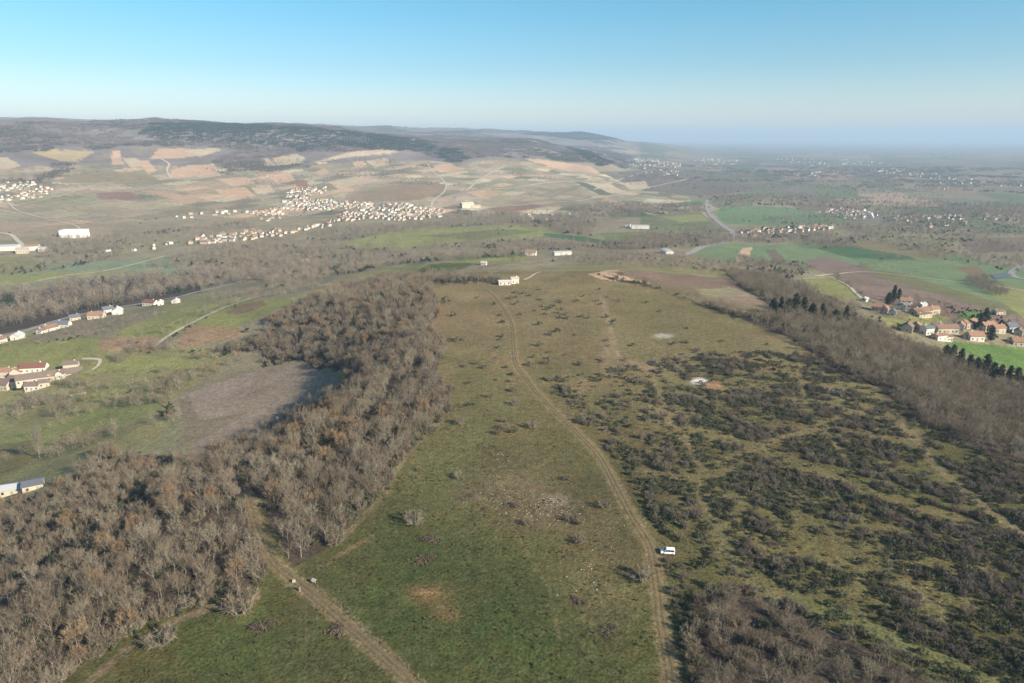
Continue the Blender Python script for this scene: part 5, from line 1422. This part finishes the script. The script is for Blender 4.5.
# ------------------------------------------------------------------ houses
def house(name, p, rz, w, d, h, rh, wallm, roofm, label, windows=True, chimney=True, doors=True, group=None, cat='house'):
    """gabled house, ridge along local x; w long side, d depth, h eaves, rh roof rise"""
    root = empty(name, p, rz); tag(root, label, cat, group)
    wall = MB()
    x, y = w/2, d/2
    prof_pts = [(-y, -2.5), (y, -2.5), (y, h), (0, h+rh), (-y, h)]
    vs = [(-x, a, b) for a, b in prof_pts]+[(x, a, b) for a, b in prof_pts]
    wall.add(vs, [(0, 4, 3, 2, 1), (5, 6, 7, 8, 9), (0, 1, 6, 5), (1, 2, 7, 6), (4, 0, 5, 9)])
    wall.build('wall', wallm, root)
    ro = MB(); ov = .45; t = .22; sl = rh/y
    for s in (-1, 1):
        a = [(0, h+rh+.06), (s*(y+ov), h-ov*sl+.06), (s*(y+ov), h-ov*sl+.06+t), (0, h+rh+.06+t)]
        vs = [(-x-ov, q[0], q[1]) for q in a]+[(x+ov, q[0], q[1]) for q in a]
        ro.add(vs, [(0, 1, 2, 3), (7, 6, 5, 4), (0, 4, 5, 1), (1, 5, 6, 2), (2, 6, 7, 3)])
    r = ro.build('roof', roofm, root)
    if chimney:
        cx_ = x*.55*(1 if rs.random() < .5 else -1)
        MB().box(cx_-.4, cx_+.4, -.35, .35, h+rh*.6, h+rh+1.1).build('chimney', wallm, r)
    if windows:
        nf = max(1, int(h/2.7)); n = max(2, int(w/3.3))
        for s in (-1, 1):
            for fl in range(nf):
                for k in range(n):
                    u = -x+w*(k+.5)/n; z0 = .9+fl*2.75
                    if doors and s == -1 and fl == 0 and k == n//2:
                        MB().box(u-.55, u+.55, s*(y+.06)-.05, s*(y+.06)+.05, 0, 2.15).build('door', M_SHUT, root); continue
                    wb = MB().box(u-.5, u+.5, s*(y+.03)-.04, s*(y+.03)+.04, z0, z0+1.3)
                    wb.build('window', M_GLASS, root)
        for s in (-1, 1):
            MB().box(s*(x+.03)-.04, s*(x+.03)+.04, -.5, .5, 1+2.75*(nf-1), 2.3+2.75*(nf-1)).build('window', M_GLASS, root)
    return root


# heading helper: angle of a pixel direction laid on the ground
def heading(px_, py_, dx, dy):
    a = P1(px_, py_); b = P1(px_+dx, py_+dy); v = b-a
    return math.atan2(v.y, v.x)


H = house
hg = 'houses of the hamlet under the hill'
T, B_, PU, RD, SL, GB_ = M_TERRA, M_BROWNT, M_PURPT, M_REDT, M_SLATE, M_GREYT
HAM = [  # px, py(base), pixel-dir for ridge, w, d, h, rh, wall, roof, label
    (878, 311, (10, 2), 12, 8, 5, 2.6, M_BEIGE, T, 'beige house with orange-red roof at the end of the hamlet'),
    (884, 312, (3, -3), 9, 7, 4.5, 2.4, M_BEIGE, T, 'small wing house with red roof beside the dark conifers'),
    (905, 306, (10, 1), 11, 8, 6.5, 2.6, M_WHITE, T, 'tall white house with red roof behind the conifers'),
    (902, 310, (2, -3), 8, 7, 5, 2.2, M_WHITE, SL, 'narrow white gabled house beside the conifers'),
    (921.5, 308, (10, 0), 9, 6, 4.5, 1.6, M_WHITE, M_METAL, 'small white flat-roofed shed behind the long barn'),
    (920, 314, (10, 0), 21, 10, 4, 3, M_CREAM, B_, 'long brown-roofed barn with cream walls'),
    (933, 313, (10, 0), 9, 8, 5, 2.4, M_CREAM, T, 'cream house joined to the end of the long barn'),
    (923, 317, (10, 0), 18, 6, 3.5, .8, M_CREAM, B_, 'low open shed in front of the long barn'),
    (892.5, 315.5, (3, -5), 7, 6, 4.2, 2.5, M_WHITE, SL, 'little white gable house with dark roof'),
    (907, 331, (3, -5), 11, 9, 4.8, 3.4, M_CREAM, PU, 'cream gable house with plum roof at the hamlet foot'),
    (916, 329, (3, -5), 8, 7, 4.2, 2.6, M_BEIGE, T, 'small beige house squeezed beside the plum roof'),
    (926, 334, (10, 1), 9, 8, 6.2, 2.2, M_WHITE, SL, 'boxy white house with dark roof'),
    (945, 332, (10, 1), 20, 9, 4.8, 3, M_CREAM, B_, 'long brown-roofed farmhouse in the middle of the hamlet'),
    (936, 330, (10, 1), 10, 7, 4.5, 2.5, M_BEIGE, GB_, 'grey-brown roofed house behind the white boxes'),
    (939, 339.5, (10, 1), 11, 7, 4.4, 1.2, M_WHITE, T, 'low white house at the foot of the hamlet'),
    (947, 340.5, (10, 1), 7, 6, 4.2, .8, M_WHITE, B_, 'square white annex at the foot of the hamlet'),
    (968, 327, (10, 0), 17, 9, 5, 2.8, M_CREAM, T, 'long red-roofed house behind the hedge'),
    (960, 329, (3, -5), 9, 7, 4.6, 2.6, M_WHITE, T, 'white gable end house beside the long red roof'),
    (974, 339.5, (10, 1), 13, 9, 4.4, 3.4, M_WHITE, T, 'bright white house with wide gable front'),
    (981, 330, (3, -4), 9, 8, 5.2, 2.6, M_BEIGE, T, 'beige house behind the bright white gable'),
    (988, 329, (10, 0), 12, 8, 5, 2.6, M_CREAM, T, 'cream house with orange roof and tall chimney'),
    (997, 332, (10, 1), 11, 8, 5, 2.6, M_CREAM, T, 'second orange-roofed cream house beside the dark trees'),
    (1010, 331, (10, 1), 10, 8, 5.5, 3, M_GREYW, SL, 'grey house with slate roof'),
    (1018, 335, (3, -5), 9, 7, 4.6, 2.4, M_BEIGE, GB_, 'beige house next to the slate-roofed one'),
    (1021, 345, (10, 2), 17, 10, 4.2, 3, M_CREAM, T, 'large orange-roofed house at the outer end of the hamlet'),
    (865, 301, (10, 0), 6, 5, 3, 1, M_WHITE, M_METAL, 'tiny white hut at the corner of the brown field'),
    (998, 314, (10, 1), 12, 7, 3.5, 1.5, M_BEIGE, GB_, 'low beige barn above the hamlet gardens'),
]
for a, b, dr, w, d, h, rh, wm, rm, lab in HAM:
    H('hamlet_house', P1(a, b), heading(a, b, *dr), w*.88, d*.85, h*.86, rh*.85, wm, rm, lab, group=hg)
fg = 'buildings of the valley farm'
FARM = [
    (51, 379, (10, -3.2), 56, 11, 4.5, 4.2, M_CREAM, GB_, 'very long grey-brown roofed farm barn with cream wall', 'barn'),
    (72, 369, (10, -3.2), 13, 9, 6, 2.5, M_CREAM, GB_, 'cream gabled house at the upper end of the long barn', 'house'),
    (35, 371, (10, -2.5), 24, 10, 5, 4, M_WHITE, RD, 'bright red roofed farm building behind the long barn', 'barn'),
    (18, 376, (4, -6), 13, 10, 6, 3.6, M_CREAM, T, 'cream gable house beside the red roof', 'house'),
    (7, 376, (10, -2), 13, 9, 6, 3, M_CREAM, T, 'cream house with orange roof at the farm edge', 'house'),
    (5, 388, (10, -.5), 17, 11, 5.5, 4.4, M_CREAM, PU, 'big plum-roofed farmhouse with dormers', 'house'),
    (18, 385, (10, -1), 15, 11, 5.5, 4.4, M_CREAM, PU, 'second plum-roofed farmhouse attached to the long barn', 'house'),
    (34, 389, (10, -2), 13, 8, 4.5, 3, M_WHITE, PU, 'small plum-roofed outbuilding with white wall', 'house'),
    (45, 386, (10, -3), 9, 7, 4.5, 2.6, M_CREAM, GB_, 'cream outbuilding in the farm court', 'house'),
    (52, 379, (4, -5), 9, 7, 4.5, 2.6, M_CREAM, T, 'small cream gable house in the farm court', 'house'),
    (62, 377, (4, -5), 9, 8, 4.5, 3, M_WHITE, PU, 'white gable house with dark roof beside the bare poplars', 'house'),
]
for a, b, dr, w, d, h, rh, wm, rm, lab, cat in FARM:
    H('farm_'+cat, P1(a, b), heading(a, b, *dr), w*.8, d*.78, h*.82, rh*.8, wm, rm, lab, group=fg, cat=cat)
rg = 'houses along the valley road'
ROADH = [
    (97, 318, (10, -1), 15, 10, 4, 3, M_CREAM, T, 'cream roadside house with pale pink roof'), (108, 312, (10, -2), 11, 8, 3.6, 3, M_WHITE, SL, 'roadside house with grey slate roof'),
    (118, 314, (4, -5), 12, 10, 4.6, 3, M_WHITE, M_WHITE, 'white roadside house with pale gable'), (50, 331, (10, -3), 13, 9, 4, 3, M_WHITE, B_, 'white roadside house with brown roof'),
    (43, 333, (10, -3), 9, 7, 3.5, 2, M_WHITE, B_, 'low white annex beside the brown-roofed house'), (64, 327, (10, -2), 12, 9, 3.8, 3, M_WHITE, SL, 'slate-roofed house on the valley road bend'),
    (18, 339, (10, -3), 10, 8, 4, 2.4, M_WHITE, M_METAL, 'white pale-roofed house by the road'), (151, 305, (10, -1), 16, 9, 3.8, 2.6, M_WHITE, RD, 'white bungalow with red roof above the road'),
    (161, 305, (4, -4), 7, 6, 3.8, 2, M_WHITE, M_WHITE, 'white cube annex of the red-roofed bungalow'), (75, 320, (10, -2), 10, 8, 3.6, 2.6, M_BEIGE, SL, 'dark-roofed house half hidden in trees'),
    (0, 343, (10, -3), 9, 8, 4, 2.5, M_WHITE, B_, 'outermost white house on the valley road'), (176, 303, (10, -2), 8, 6, 3.2, 1.6, M_WHITE, M_METAL, 'small pale roadside shed'),
]
for a, b, dr, w, d, h, rh, wm, rm, lab in ROADH:
    H('roadside_house', P1(a, b), heading(a, b, *dr), w, d, h, rh, wm, rm, lab, group=rg)


# sheds and halls
def hall(name, a, b, dr, w, d, h, wallm, roofm, label, rh=1.2):
    return H(name, P1(a, b), heading(a, b, *dr), w, d, h, rh, wallm, roofm, label, windows=w < 20, chimney=False, cat='shed')


hall('farm_shed', 15, 492, (10, -3.2), 19, 7, 3, M_CREAM, M_METAL, 'low pale-roofed shed at the foot of the wood')
hall('farm_shed', 34, 488, (10, -3.2), 8, 8, 3, M_CREAM, SL, 'small slate-roofed lean-to joined to the pale shed')
hall('winery_hall', 75, 237, (10, .2), 46, 30, 15, M_HALL, M_HALL, 'big bright windowless hall above the valley works', .8)
hall('works_hall', 4, 250, (10, -.3), 50, 22, 8, M_WHITE, M_METAL, 'long white works hall', 2)
hall('works_hall', 23, 253, (10, -.3), 18, 14, 9, M_CREAM, M_METAL, 'yellowish works hall beside the road ramp', 1)
hall('works_hall', 33, 250, (10, -.3), 22, 16, 8, M_WHITE, T, 'white works hall with red-tinted roof', 3)
hall('works_hall', 43, 251, (10, -.3), 12, 12, 7, M_WHITE, M_METAL, 'small white works hall', 1)
hall('valley_shed', 531, 255.5, (10, 0), 16, 13, 6, M_WHITE, T, 'white farm building with reddish roof below the hilltop house', 3)
hall('valley_shed', 562, 255, (10, 0), 28, 11, 5, M_WHITE, M_METAL, 'long white shed in the scrub valley')
hall('valley_shed', 667, 253.5, (10, 2), 28, 13, 5, M_WHITE, M_METAL, 'pale-roofed shed beside the small lane')
hall('valley_shed', 640, 228.5, (10, .3), 40, 16, 7, M_WHITE, M_METAL, 'white dairy sheds beside the green field')
hall('valley_shed', 628, 227.5, (4, -2), 12, 10, 8, M_WHITE, SL, 'small white house beside the dairy sheds')
hall('estate_house', 467, 207.5, (10, -.5), 40, 16, 12, M_CREAM, M_CREAM, 'cream manor above the vineyard road', 4)
hall('estate_house', 476, 207.5, (10, 0), 26, 12, 6, M_CREAM, M_CREAM, 'low cream wing beside the manor', 2)
hall('valley_shed', 305, 262, (10, -1), 14, 9, 4, M_WHITE, M_BEIGE, 'small house alone in the scrub valley', 2)
hall('valley_shed', 484, 265, (10, 0), 6, 5, 3, M_WHITE, M_METAL, 'tiny white hut in the green field')
# white house on the hilltop
o = H('hilltop_house', P1(504.5, 284.5), heading(504, 284, 10, -.3), 10, 6, 3.2, .6, M_WHITE, M_WHITE, 'low white house at the far end of the meadow', cat='house', chimney=False)
H('hilltop_house', P1(514.5, 283), heading(515, 283, 10, -.6), 6.5, 6, 4.3, 1.0, M_WHITE, M_CREAM, 'taller white block beside the low hilltop house', cat='house')
o = empty('thin_pole', P1(569, 300)); tag(o, 'thin bare pole standing on the upper meadow', 'pole')
MB().tube([(0, 0, -.5), (0, 0, 9)], [.13, .09], 8).build('mast', M_WOOD, o); MB().box(-.7, .7, -.06, .06, 8.1, 8.24).build('crossbar', M_WOOD, o)

# village houses far off: mesh variants with wall and roof, copied
VAR = []
for i, (wm, rm, w, d, h, rh) in enumerate([(M_WHITE, T, 12, 9, 5.5, 3), (M_CREAM, T, 11, 8, 6, 3), (M_WHITE, B_, 14, 9, 5.5, 3.2), (M_BEIGE, T, 12, 8, 6, 3), (M_CREAM, B_, 16, 9, 5.5, 3.4), (M_WHITE, SL, 11, 9, 5.5, 3), (M_WHITE, RD, 12, 9, 5, 2.6), (M_CREAM, PU, 13, 9, 6, 3.4), (M_WHITE, M_METAL, 18, 11, 5.5, 1.2), (M_BEIGE, B_, 13, 8, 5, 3)]):
    t = H('village_house', (0, 0, -500), 0, w, d, h, rh, wm, rm, 'x', windows=False, chimney=False)
    ch = {c.name.split('.')[0]: c.data for c in t.children}
    VAR.append((ch['wall'], ch['roof']))
    for c in list(t.children): bpy.data.objects.remove(c)
    bpy.data.objects.remove(t)
VNAME = ['white orange-roofed', 'cream orange-roofed', 'white brown-roofed', 'stone orange-roofed', 'large brown-roofed cream', 'white slate-roofed', 'white red-roofed', 'cream plum-roofed', 'long pale-roofed', 'stone brown-roofed']
VP = []; VW = []
for i, (poly, spc, pr, ph) in enumerate(VILL):
    q = scatter([poly], spc*1.12, 800, 4500, 300+i, lambda X, Y, pr=pr: pr*sstep(.18, .36, fbm(X/45, Y/45, 260, 2)), jitter=.36)
    VP.append(q); VW += [ph]*len(q)
FARV = [([(612, 163), (640, 158), (682, 164), (680, 168), (640, 166)], 45, .5), ([(793, 173), (840, 171), (842, 176), (795, 177)], 50, .5), ([(850, 170), (890, 168), (985, 180), (980, 186), (900, 176)], 55, .4), ([(995, 183), (1030, 182), (1030, 187), (1000, 187)], 45, .6),
        ([(640, 168), (680, 172), (678, 177), (645, 174)], 50, .3), ([(770, 158), (870, 160), (900, 166), (800, 166)], 90, .3), ([(820, 148), (960, 150), (960, 158), (820, 156)], 160, .25), ([(690, 158), (740, 160), (735, 166), (695, 164)], 70, .3), ([(940, 182), (980, 184), (960, 192), (935, 190)], 50, .4)]
FQ = np.concatenate([scatter([poly], spc, 2500, 20000, 350+i, lambda X, Y, pr=pr: np.full(X.shape, pr)) for i, (poly, spc, pr) in enumerate(FARV)])
VP = np.concatenate(VP)
print('village houses', len(VP), 'far houses', len(FQ))
px, py, dep = project(VP[:, 0], VP[:, 1], VP[:, 2])
order = np.argsort(np.where((px > -5) & (px < 1029), dep, 1e9))
MAXH = 255
VSRC = [join_src('village_house_source', m) for m in VAR]
rest_p = [FQ]
for n, i in enumerate(order):
    if n >= MAXH:
        break
    v = int(rs.choice([0, 1, 1, 2, 2, 3, 3, 4, 5, 7, 7, 8, 9, 9, 9, 6])); s = .52+.34*rs.random()
    p = VP[i]
    base = math.floor(vnoise([p[0]/120], [p[1]/120], 240)[0]*4)*.5
    o = empty('village_house', p, base+rs.choice([0, math.pi/2])+rs.normal()*.12, s)
    lab = f"{'small' if s < .68 else 'sizeable'} {VNAME[v]} house {VW[i]}"
    tag(o, lab, 'house', 'village houses: '+lab)
    link_mesh('wall', VAR[v][0], o); link_mesh('roof', VAR[v][1], o)
rest_p.append(VP[order[MAXH:]])
q = np.concatenate(rest_p); rr = np.linalg.norm(q, axis=1)
stuff('distant_villages', q, .5+.3*rs.random(len(q))+.3*(rr > 4000), rs.random(len(q))*6.28, rs.choice([0, 1, 2, 5, 3, 8], len(q)), VSRC, 'specks of white houses in the villages of the far plain', 'village')

# ------------------------------------------------------------------ the white van beside the track
def build_van(p, rz):
    root = empty('parked_van', p, rz); tag(root, 'small white van with high roof parked beside the dirt track', 'van')
    L = [(-2.05, .38), (2.0, .36), (2.1, .5), (2.1, .78), (2.02, .98), (1.15, 1.14), (.55, 1.78), (.3, 1.86), (-1.75, 1.88), (-1.98, 1.75), (-2.08, 1.0), (-2.1, .55)]
    sec = []
    for wd, inset in ((.86, 0), ):
        pass
    b = MB()
    def wid(z): return .86 if z < 1.05 else .86-.16*(z-1.05)/.8
    n = len(L)
    vs = [(x, -wid(z), z) for x, z in L]+[(x, wid(z), z) for x, z in L]
    b.add(vs, [tuple(range(n))]+[tuple(range(2*n-1, n-1, -1))]+[(i, i+n, (i+1) % n+n, (i+1) % n) for i in range(n)])
    body = b.build('body', M_CARW, root)
    bv = body.modifiers.new('soft_edges', 'BEVEL'); bv.width = .07; bv.segments = 2
    # glass
    MB().add([(1.13, -.70, 1.17), (1.13, .70, 1.17), (.60, .66, 1.77), (.60, -.66, 1.77), (1.16, -.70, 1.17), (1.16, .70, 1.17), (.63, .66, 1.78), (.63, -.66, 1.78)],
             [(4, 5, 6, 7), (3, 2, 1, 0), (0, 1, 5, 4), (1, 2, 6, 5), (2, 3, 7, 6), (3, 0, 4, 7)]).build('windscreen', M_GLASS, root)
    for s in (-1, 1):
        for x0, x1, x1t in ((.08, .92, .52), (-.75, 0, 0), (-1.8, -.85, -.85)):
            y0 = s*.872; y1 = s*.772
            q = [(x0, y0, 1.12), (x1, y0, 1.12), (x1t, y1, 1.70), (x0, y1, 1.70)]
            v2 = q+[(a, b_-s*.03, c) for a, b_, c in q]
            MB().add(v2, [(0, 1, 2, 3), (7, 6, 5, 4), (0, 4, 5, 1), (1, 5, 6, 2), (2, 6, 7, 3), (3, 7, 4, 0)]).build('side_window', M_GLASS, root)
        MB().box(.78, .98, s*.98-.1, s*.98+.1, 1.08, 1.27).build('mirror', M_CARB, root)
        MB().box(2.03, 2.13, s*.66-.15, s*.66+.15, .74, .92).build('headlight', M_LAMPG, root)
        MB().box(-2.13, -2.04, s*.76-.07, s*.76+.07, .85, 1.25).build('tail_light', M_TAIL, root)
        for x in (1.3, -1.32):
            w = MB().tube([(x, s*.68, .32), (x, s*.89, .32)], .33, 18).build('wheel', M_TYRE, root)
            MB().tube([(x, s*.885, .32), (x, s*.905, .32)], .2, 14).build('rim', M_RIM, w)
    MB().box(2.04, 2.18, -.84, .84, .34, .52).build('front_bumper', M_CARB, root)
    MB().box(-2.18, -2.06, -.84, .84, .36, .54).build('rear_bumper', M_CARB, root)
    MB().box(-2.12, -2.09, -.6, .6, 1.15, 1.65).build('rear_window', M_GLASS, root)


vp = P1(667.5, 553.5)
build_van(vp, heading(668, 553, -10, -.6))

# ------------------------------------------------------------------ posts, board and fence by the stony track
o = empty('stone_block', P1(294, 582), .3); tag(o, 'pale stone gate block across the track from the board', 'stone'); MB().box(-.45, .45, -.35, .35, -.2, .7).build('block', M_BEIGE, o)
o = empty('info_board', P1(314, 583), heading(314, 583, 10, 4)); tag(o, 'grey slanted information board on two posts by the track', 'sign')
for s in (-.7, .7): MB().box(s-.06, s+.06, -.06, .06, -.2, 1.3).build('post', M_WOOD, o)
MB().add([(-.95, -.55, .85), (.95, -.55, .85), (.95, .45, 1.55), (-.95, .45, 1.55), (-.95, -.6, .93), (.95, -.6, .93), (.95, .4, 1.63), (-.95, .4, 1.63)],
         [(0, 3, 2, 1), (4, 5, 6, 7), (0, 1, 5, 4), (1, 2, 6, 5), (2, 3, 7, 6), (3, 0, 4, 7)]).build('panel', M_GREYW, o); o.scale = (.8, .8, .8)
o = empty('wooden_post', P1(300, 591), .2); tag(o, 'short thick wooden post at the meadow corner of the track', 'post'); MB().box(-.22, .22, -.22, .22, -.2, 1.25).build('shaft', M_WOOD, o)
fx, fy, fz = P([318, 335, 355, 378, 400, 425], [588, 602, 620, 641, 660, 684])
pts = catmull(list(zip(fx, fy)), 3.2)
pts = [Vector((q.x, q.y, float(height(np.array([q.x]), np.array([q.y]))[0]))) for q in pts]
o = empty('wire_fence', pts[0]); tag(o, 'thin wire fence on wooden posts along the stony track', 'fence')
for q in pts: MB().tube([q-pts[0]+Vector((0, 0, -.3)), q-pts[0]+Vector((0, 0, 1.15))], .06, 6).build('post', M_WOOD, o)
for zz in (.45, .95): MB().tube([q-pts[0]+Vector((0, 0, zz)) for q in pts], .012, 3).build('wire', M_WIRE, o)
# low garden wall of the farm
a, b = P1(70, 396.5), P1(86, 393.5)
o = empty('garden_wall', a); tag(o, 'low pale garden wall under the bare poplars of the farm', 'wall')
d = b-a; nv = Vector((-d.y, d.x, 0)).normalized()*.25
mb = MB(); K = 12; vs = []
for i in range(K+1):
    q = a+d*(i/K); q.z = float(height(np.array([q.x]), np.array([q.y]))[0]); q = q-a
    vs += [q-nv-Vector((0, 0, .4)), q+nv-Vector((0, 0, .4)), q+nv+Vector((0, 0, 1.5)), q-nv+Vector((0, 0, 1.5))]
fs = [(0, 1, 2, 3), tuple(4*K+j for j in (3, 2, 1, 0))]
for i in range(K):
    for j in range(4): fs.append((4*i+j, 4*i+4+j, 4*i+4+(j+1) % 4, 4*i+(j+1) % 4))
mb.add(vs, fs); mb.build('masonry', M_STONE, o)
# pond
q = [P1(*c) for c in ((990, 275), (1003, 273.5), (1012, 275), (1010, 278), (995, 279))]
zz = max(v.z for v in q)+.6
mw, nt, b = new_mat('pond_water'); b.inputs['Base Color'].default_value = (.10, .11, .11, 1); b.inputs['Roughness'].default_value = .45
me = bpy.data.meshes.new('water'); me.from_pydata([(v.x, v.y, zz) for v in q], [], [tuple(range(5))]); me.materials.append(mw)
if me.polygons[0].normal.z < 0: me.flip_normals()
o = link_mesh('water', me); tag(o, 'small grey pond beside the road bend', 'water', kind='structure')

# ------------------------------------------------------------------ haze, sky, sun, camera
mh = bpy.data.materials.new('haze'); mh.use_nodes = True; nt = mh.node_tree; nt.nodes.clear()
out = nt.nodes.new('ShaderNodeOutputMaterial'); pv = nt.nodes.new('ShaderNodeVolumePrincipled')
pv.inputs['Density'].default_value = 9.0e-5; pv.inputs['Density Attribute'].default_value = ''
pv.inputs['Color'].default_value = (.53, .695, .885, 1); pv.inputs['Anisotropy'].default_value = 0.0
nt.links.new(pv.outputs[0], out.inputs['Volume'])
zlo, zhi = -118.0, 440.0
me = MB().box(-62000, 62000, -3000, 62000, zlo, zhi)
hz = me.build('haze', mh); tag(hz, 'pale blue winter haze filling the valley air', 'haze', kind='stuff')

w = bpy.data.worlds.new('World'); scene.world = w; w.use_nodes = True
nt = w.node_tree; bg = nt.nodes['Background']
sky = nt.nodes.new('ShaderNodeTexSky'); sky.sky_type = 'NISHITA'; sky.sun_disc = False
sky.sun_elevation = SUN_EL; sky.sun_rotation = math.atan2(SUN.x, SUN.y)
sky.air_density = 1.0; sky.dust_density = .6; sky.ozone_density = 1.0; sky.altitude = 400
tc = nt.nodes.new('ShaderNodeTexCoord'); sx = nt.nodes.new('ShaderNodeSeparateXYZ'); nt.links.new(tc.outputs['Generated'], sx.inputs[0])
rp = nt.nodes.new('ShaderNodeValToRGB'); els = rp.color_ramp.elements     # clear winter air: bluer overhead, paler at the horizon
for i, (z_, c_) in enumerate(((0, (.98, .98, 1.06)), (.028, (.87, .90, 1.0)), (.092, (.55, .80, .92)), (.161, (.41, .82, .94)), (.6, (.40, .80, 1.0)))):
    e = els[i] if i < 2 else els.new(z_)
    e.position = z_; e.color = c_+(1,)
nt.links.new(sx.outputs['Z'], rp.inputs['Fac'])
mx = nt.nodes.new('ShaderNodeMix'); mx.data_type = 'RGBA'; mx.blend_type = 'MULTIPLY'; mx.inputs[0].default_value = 1; mx.clamp_result = False
nt.links.new(sky.outputs[0], mx.inputs[6]); nt.links.new(rp.outputs['Color'], mx.inputs[7])
nt.links.new(mx.outputs[2], bg.inputs['Color']); bg.inputs['Strength'].default_value = .076
ld = bpy.data.lights.new('sun', 'SUN'); ld.energy = 5.0; ld.angle = R(.5); ld.color = (1, .90, .735)
lo = bpy.data.objects.new('sun', ld); COL.objects.link(lo); lo.rotation_euler = SUN.to_track_quat('Z', 'Y').to_euler()

cam = bpy.data.cameras.new('camera'); cam.lens = 24; cam.sensor_width = 36; cam.clip_start = .5; cam.clip_end = 200000
co = bpy.data.objects.new('camera', cam); COL.objects.link(co); co.location = (0, 0, CAMZ); co.rotation_euler = (math.pi/2-PITCH, 0, 0)
scene.camera = co
scene.view_settings.view_transform = 'Standard'; scene.view_settings.look = 'None'
scene.view_settings.exposure = 1.06; scene.view_settings.gamma = 1
scene.render.engine = 'CYCLES'
scene.cycles.max_bounces = 4; scene.cycles.diffuse_bounces = 2; scene.cycles.volume_bounces = 0; scene.cycles.transparent_max_bounces = 8
scene.cycles.use_denoising = True; scene.cycles.denoiser = "OPENIMAGEDENOISE"
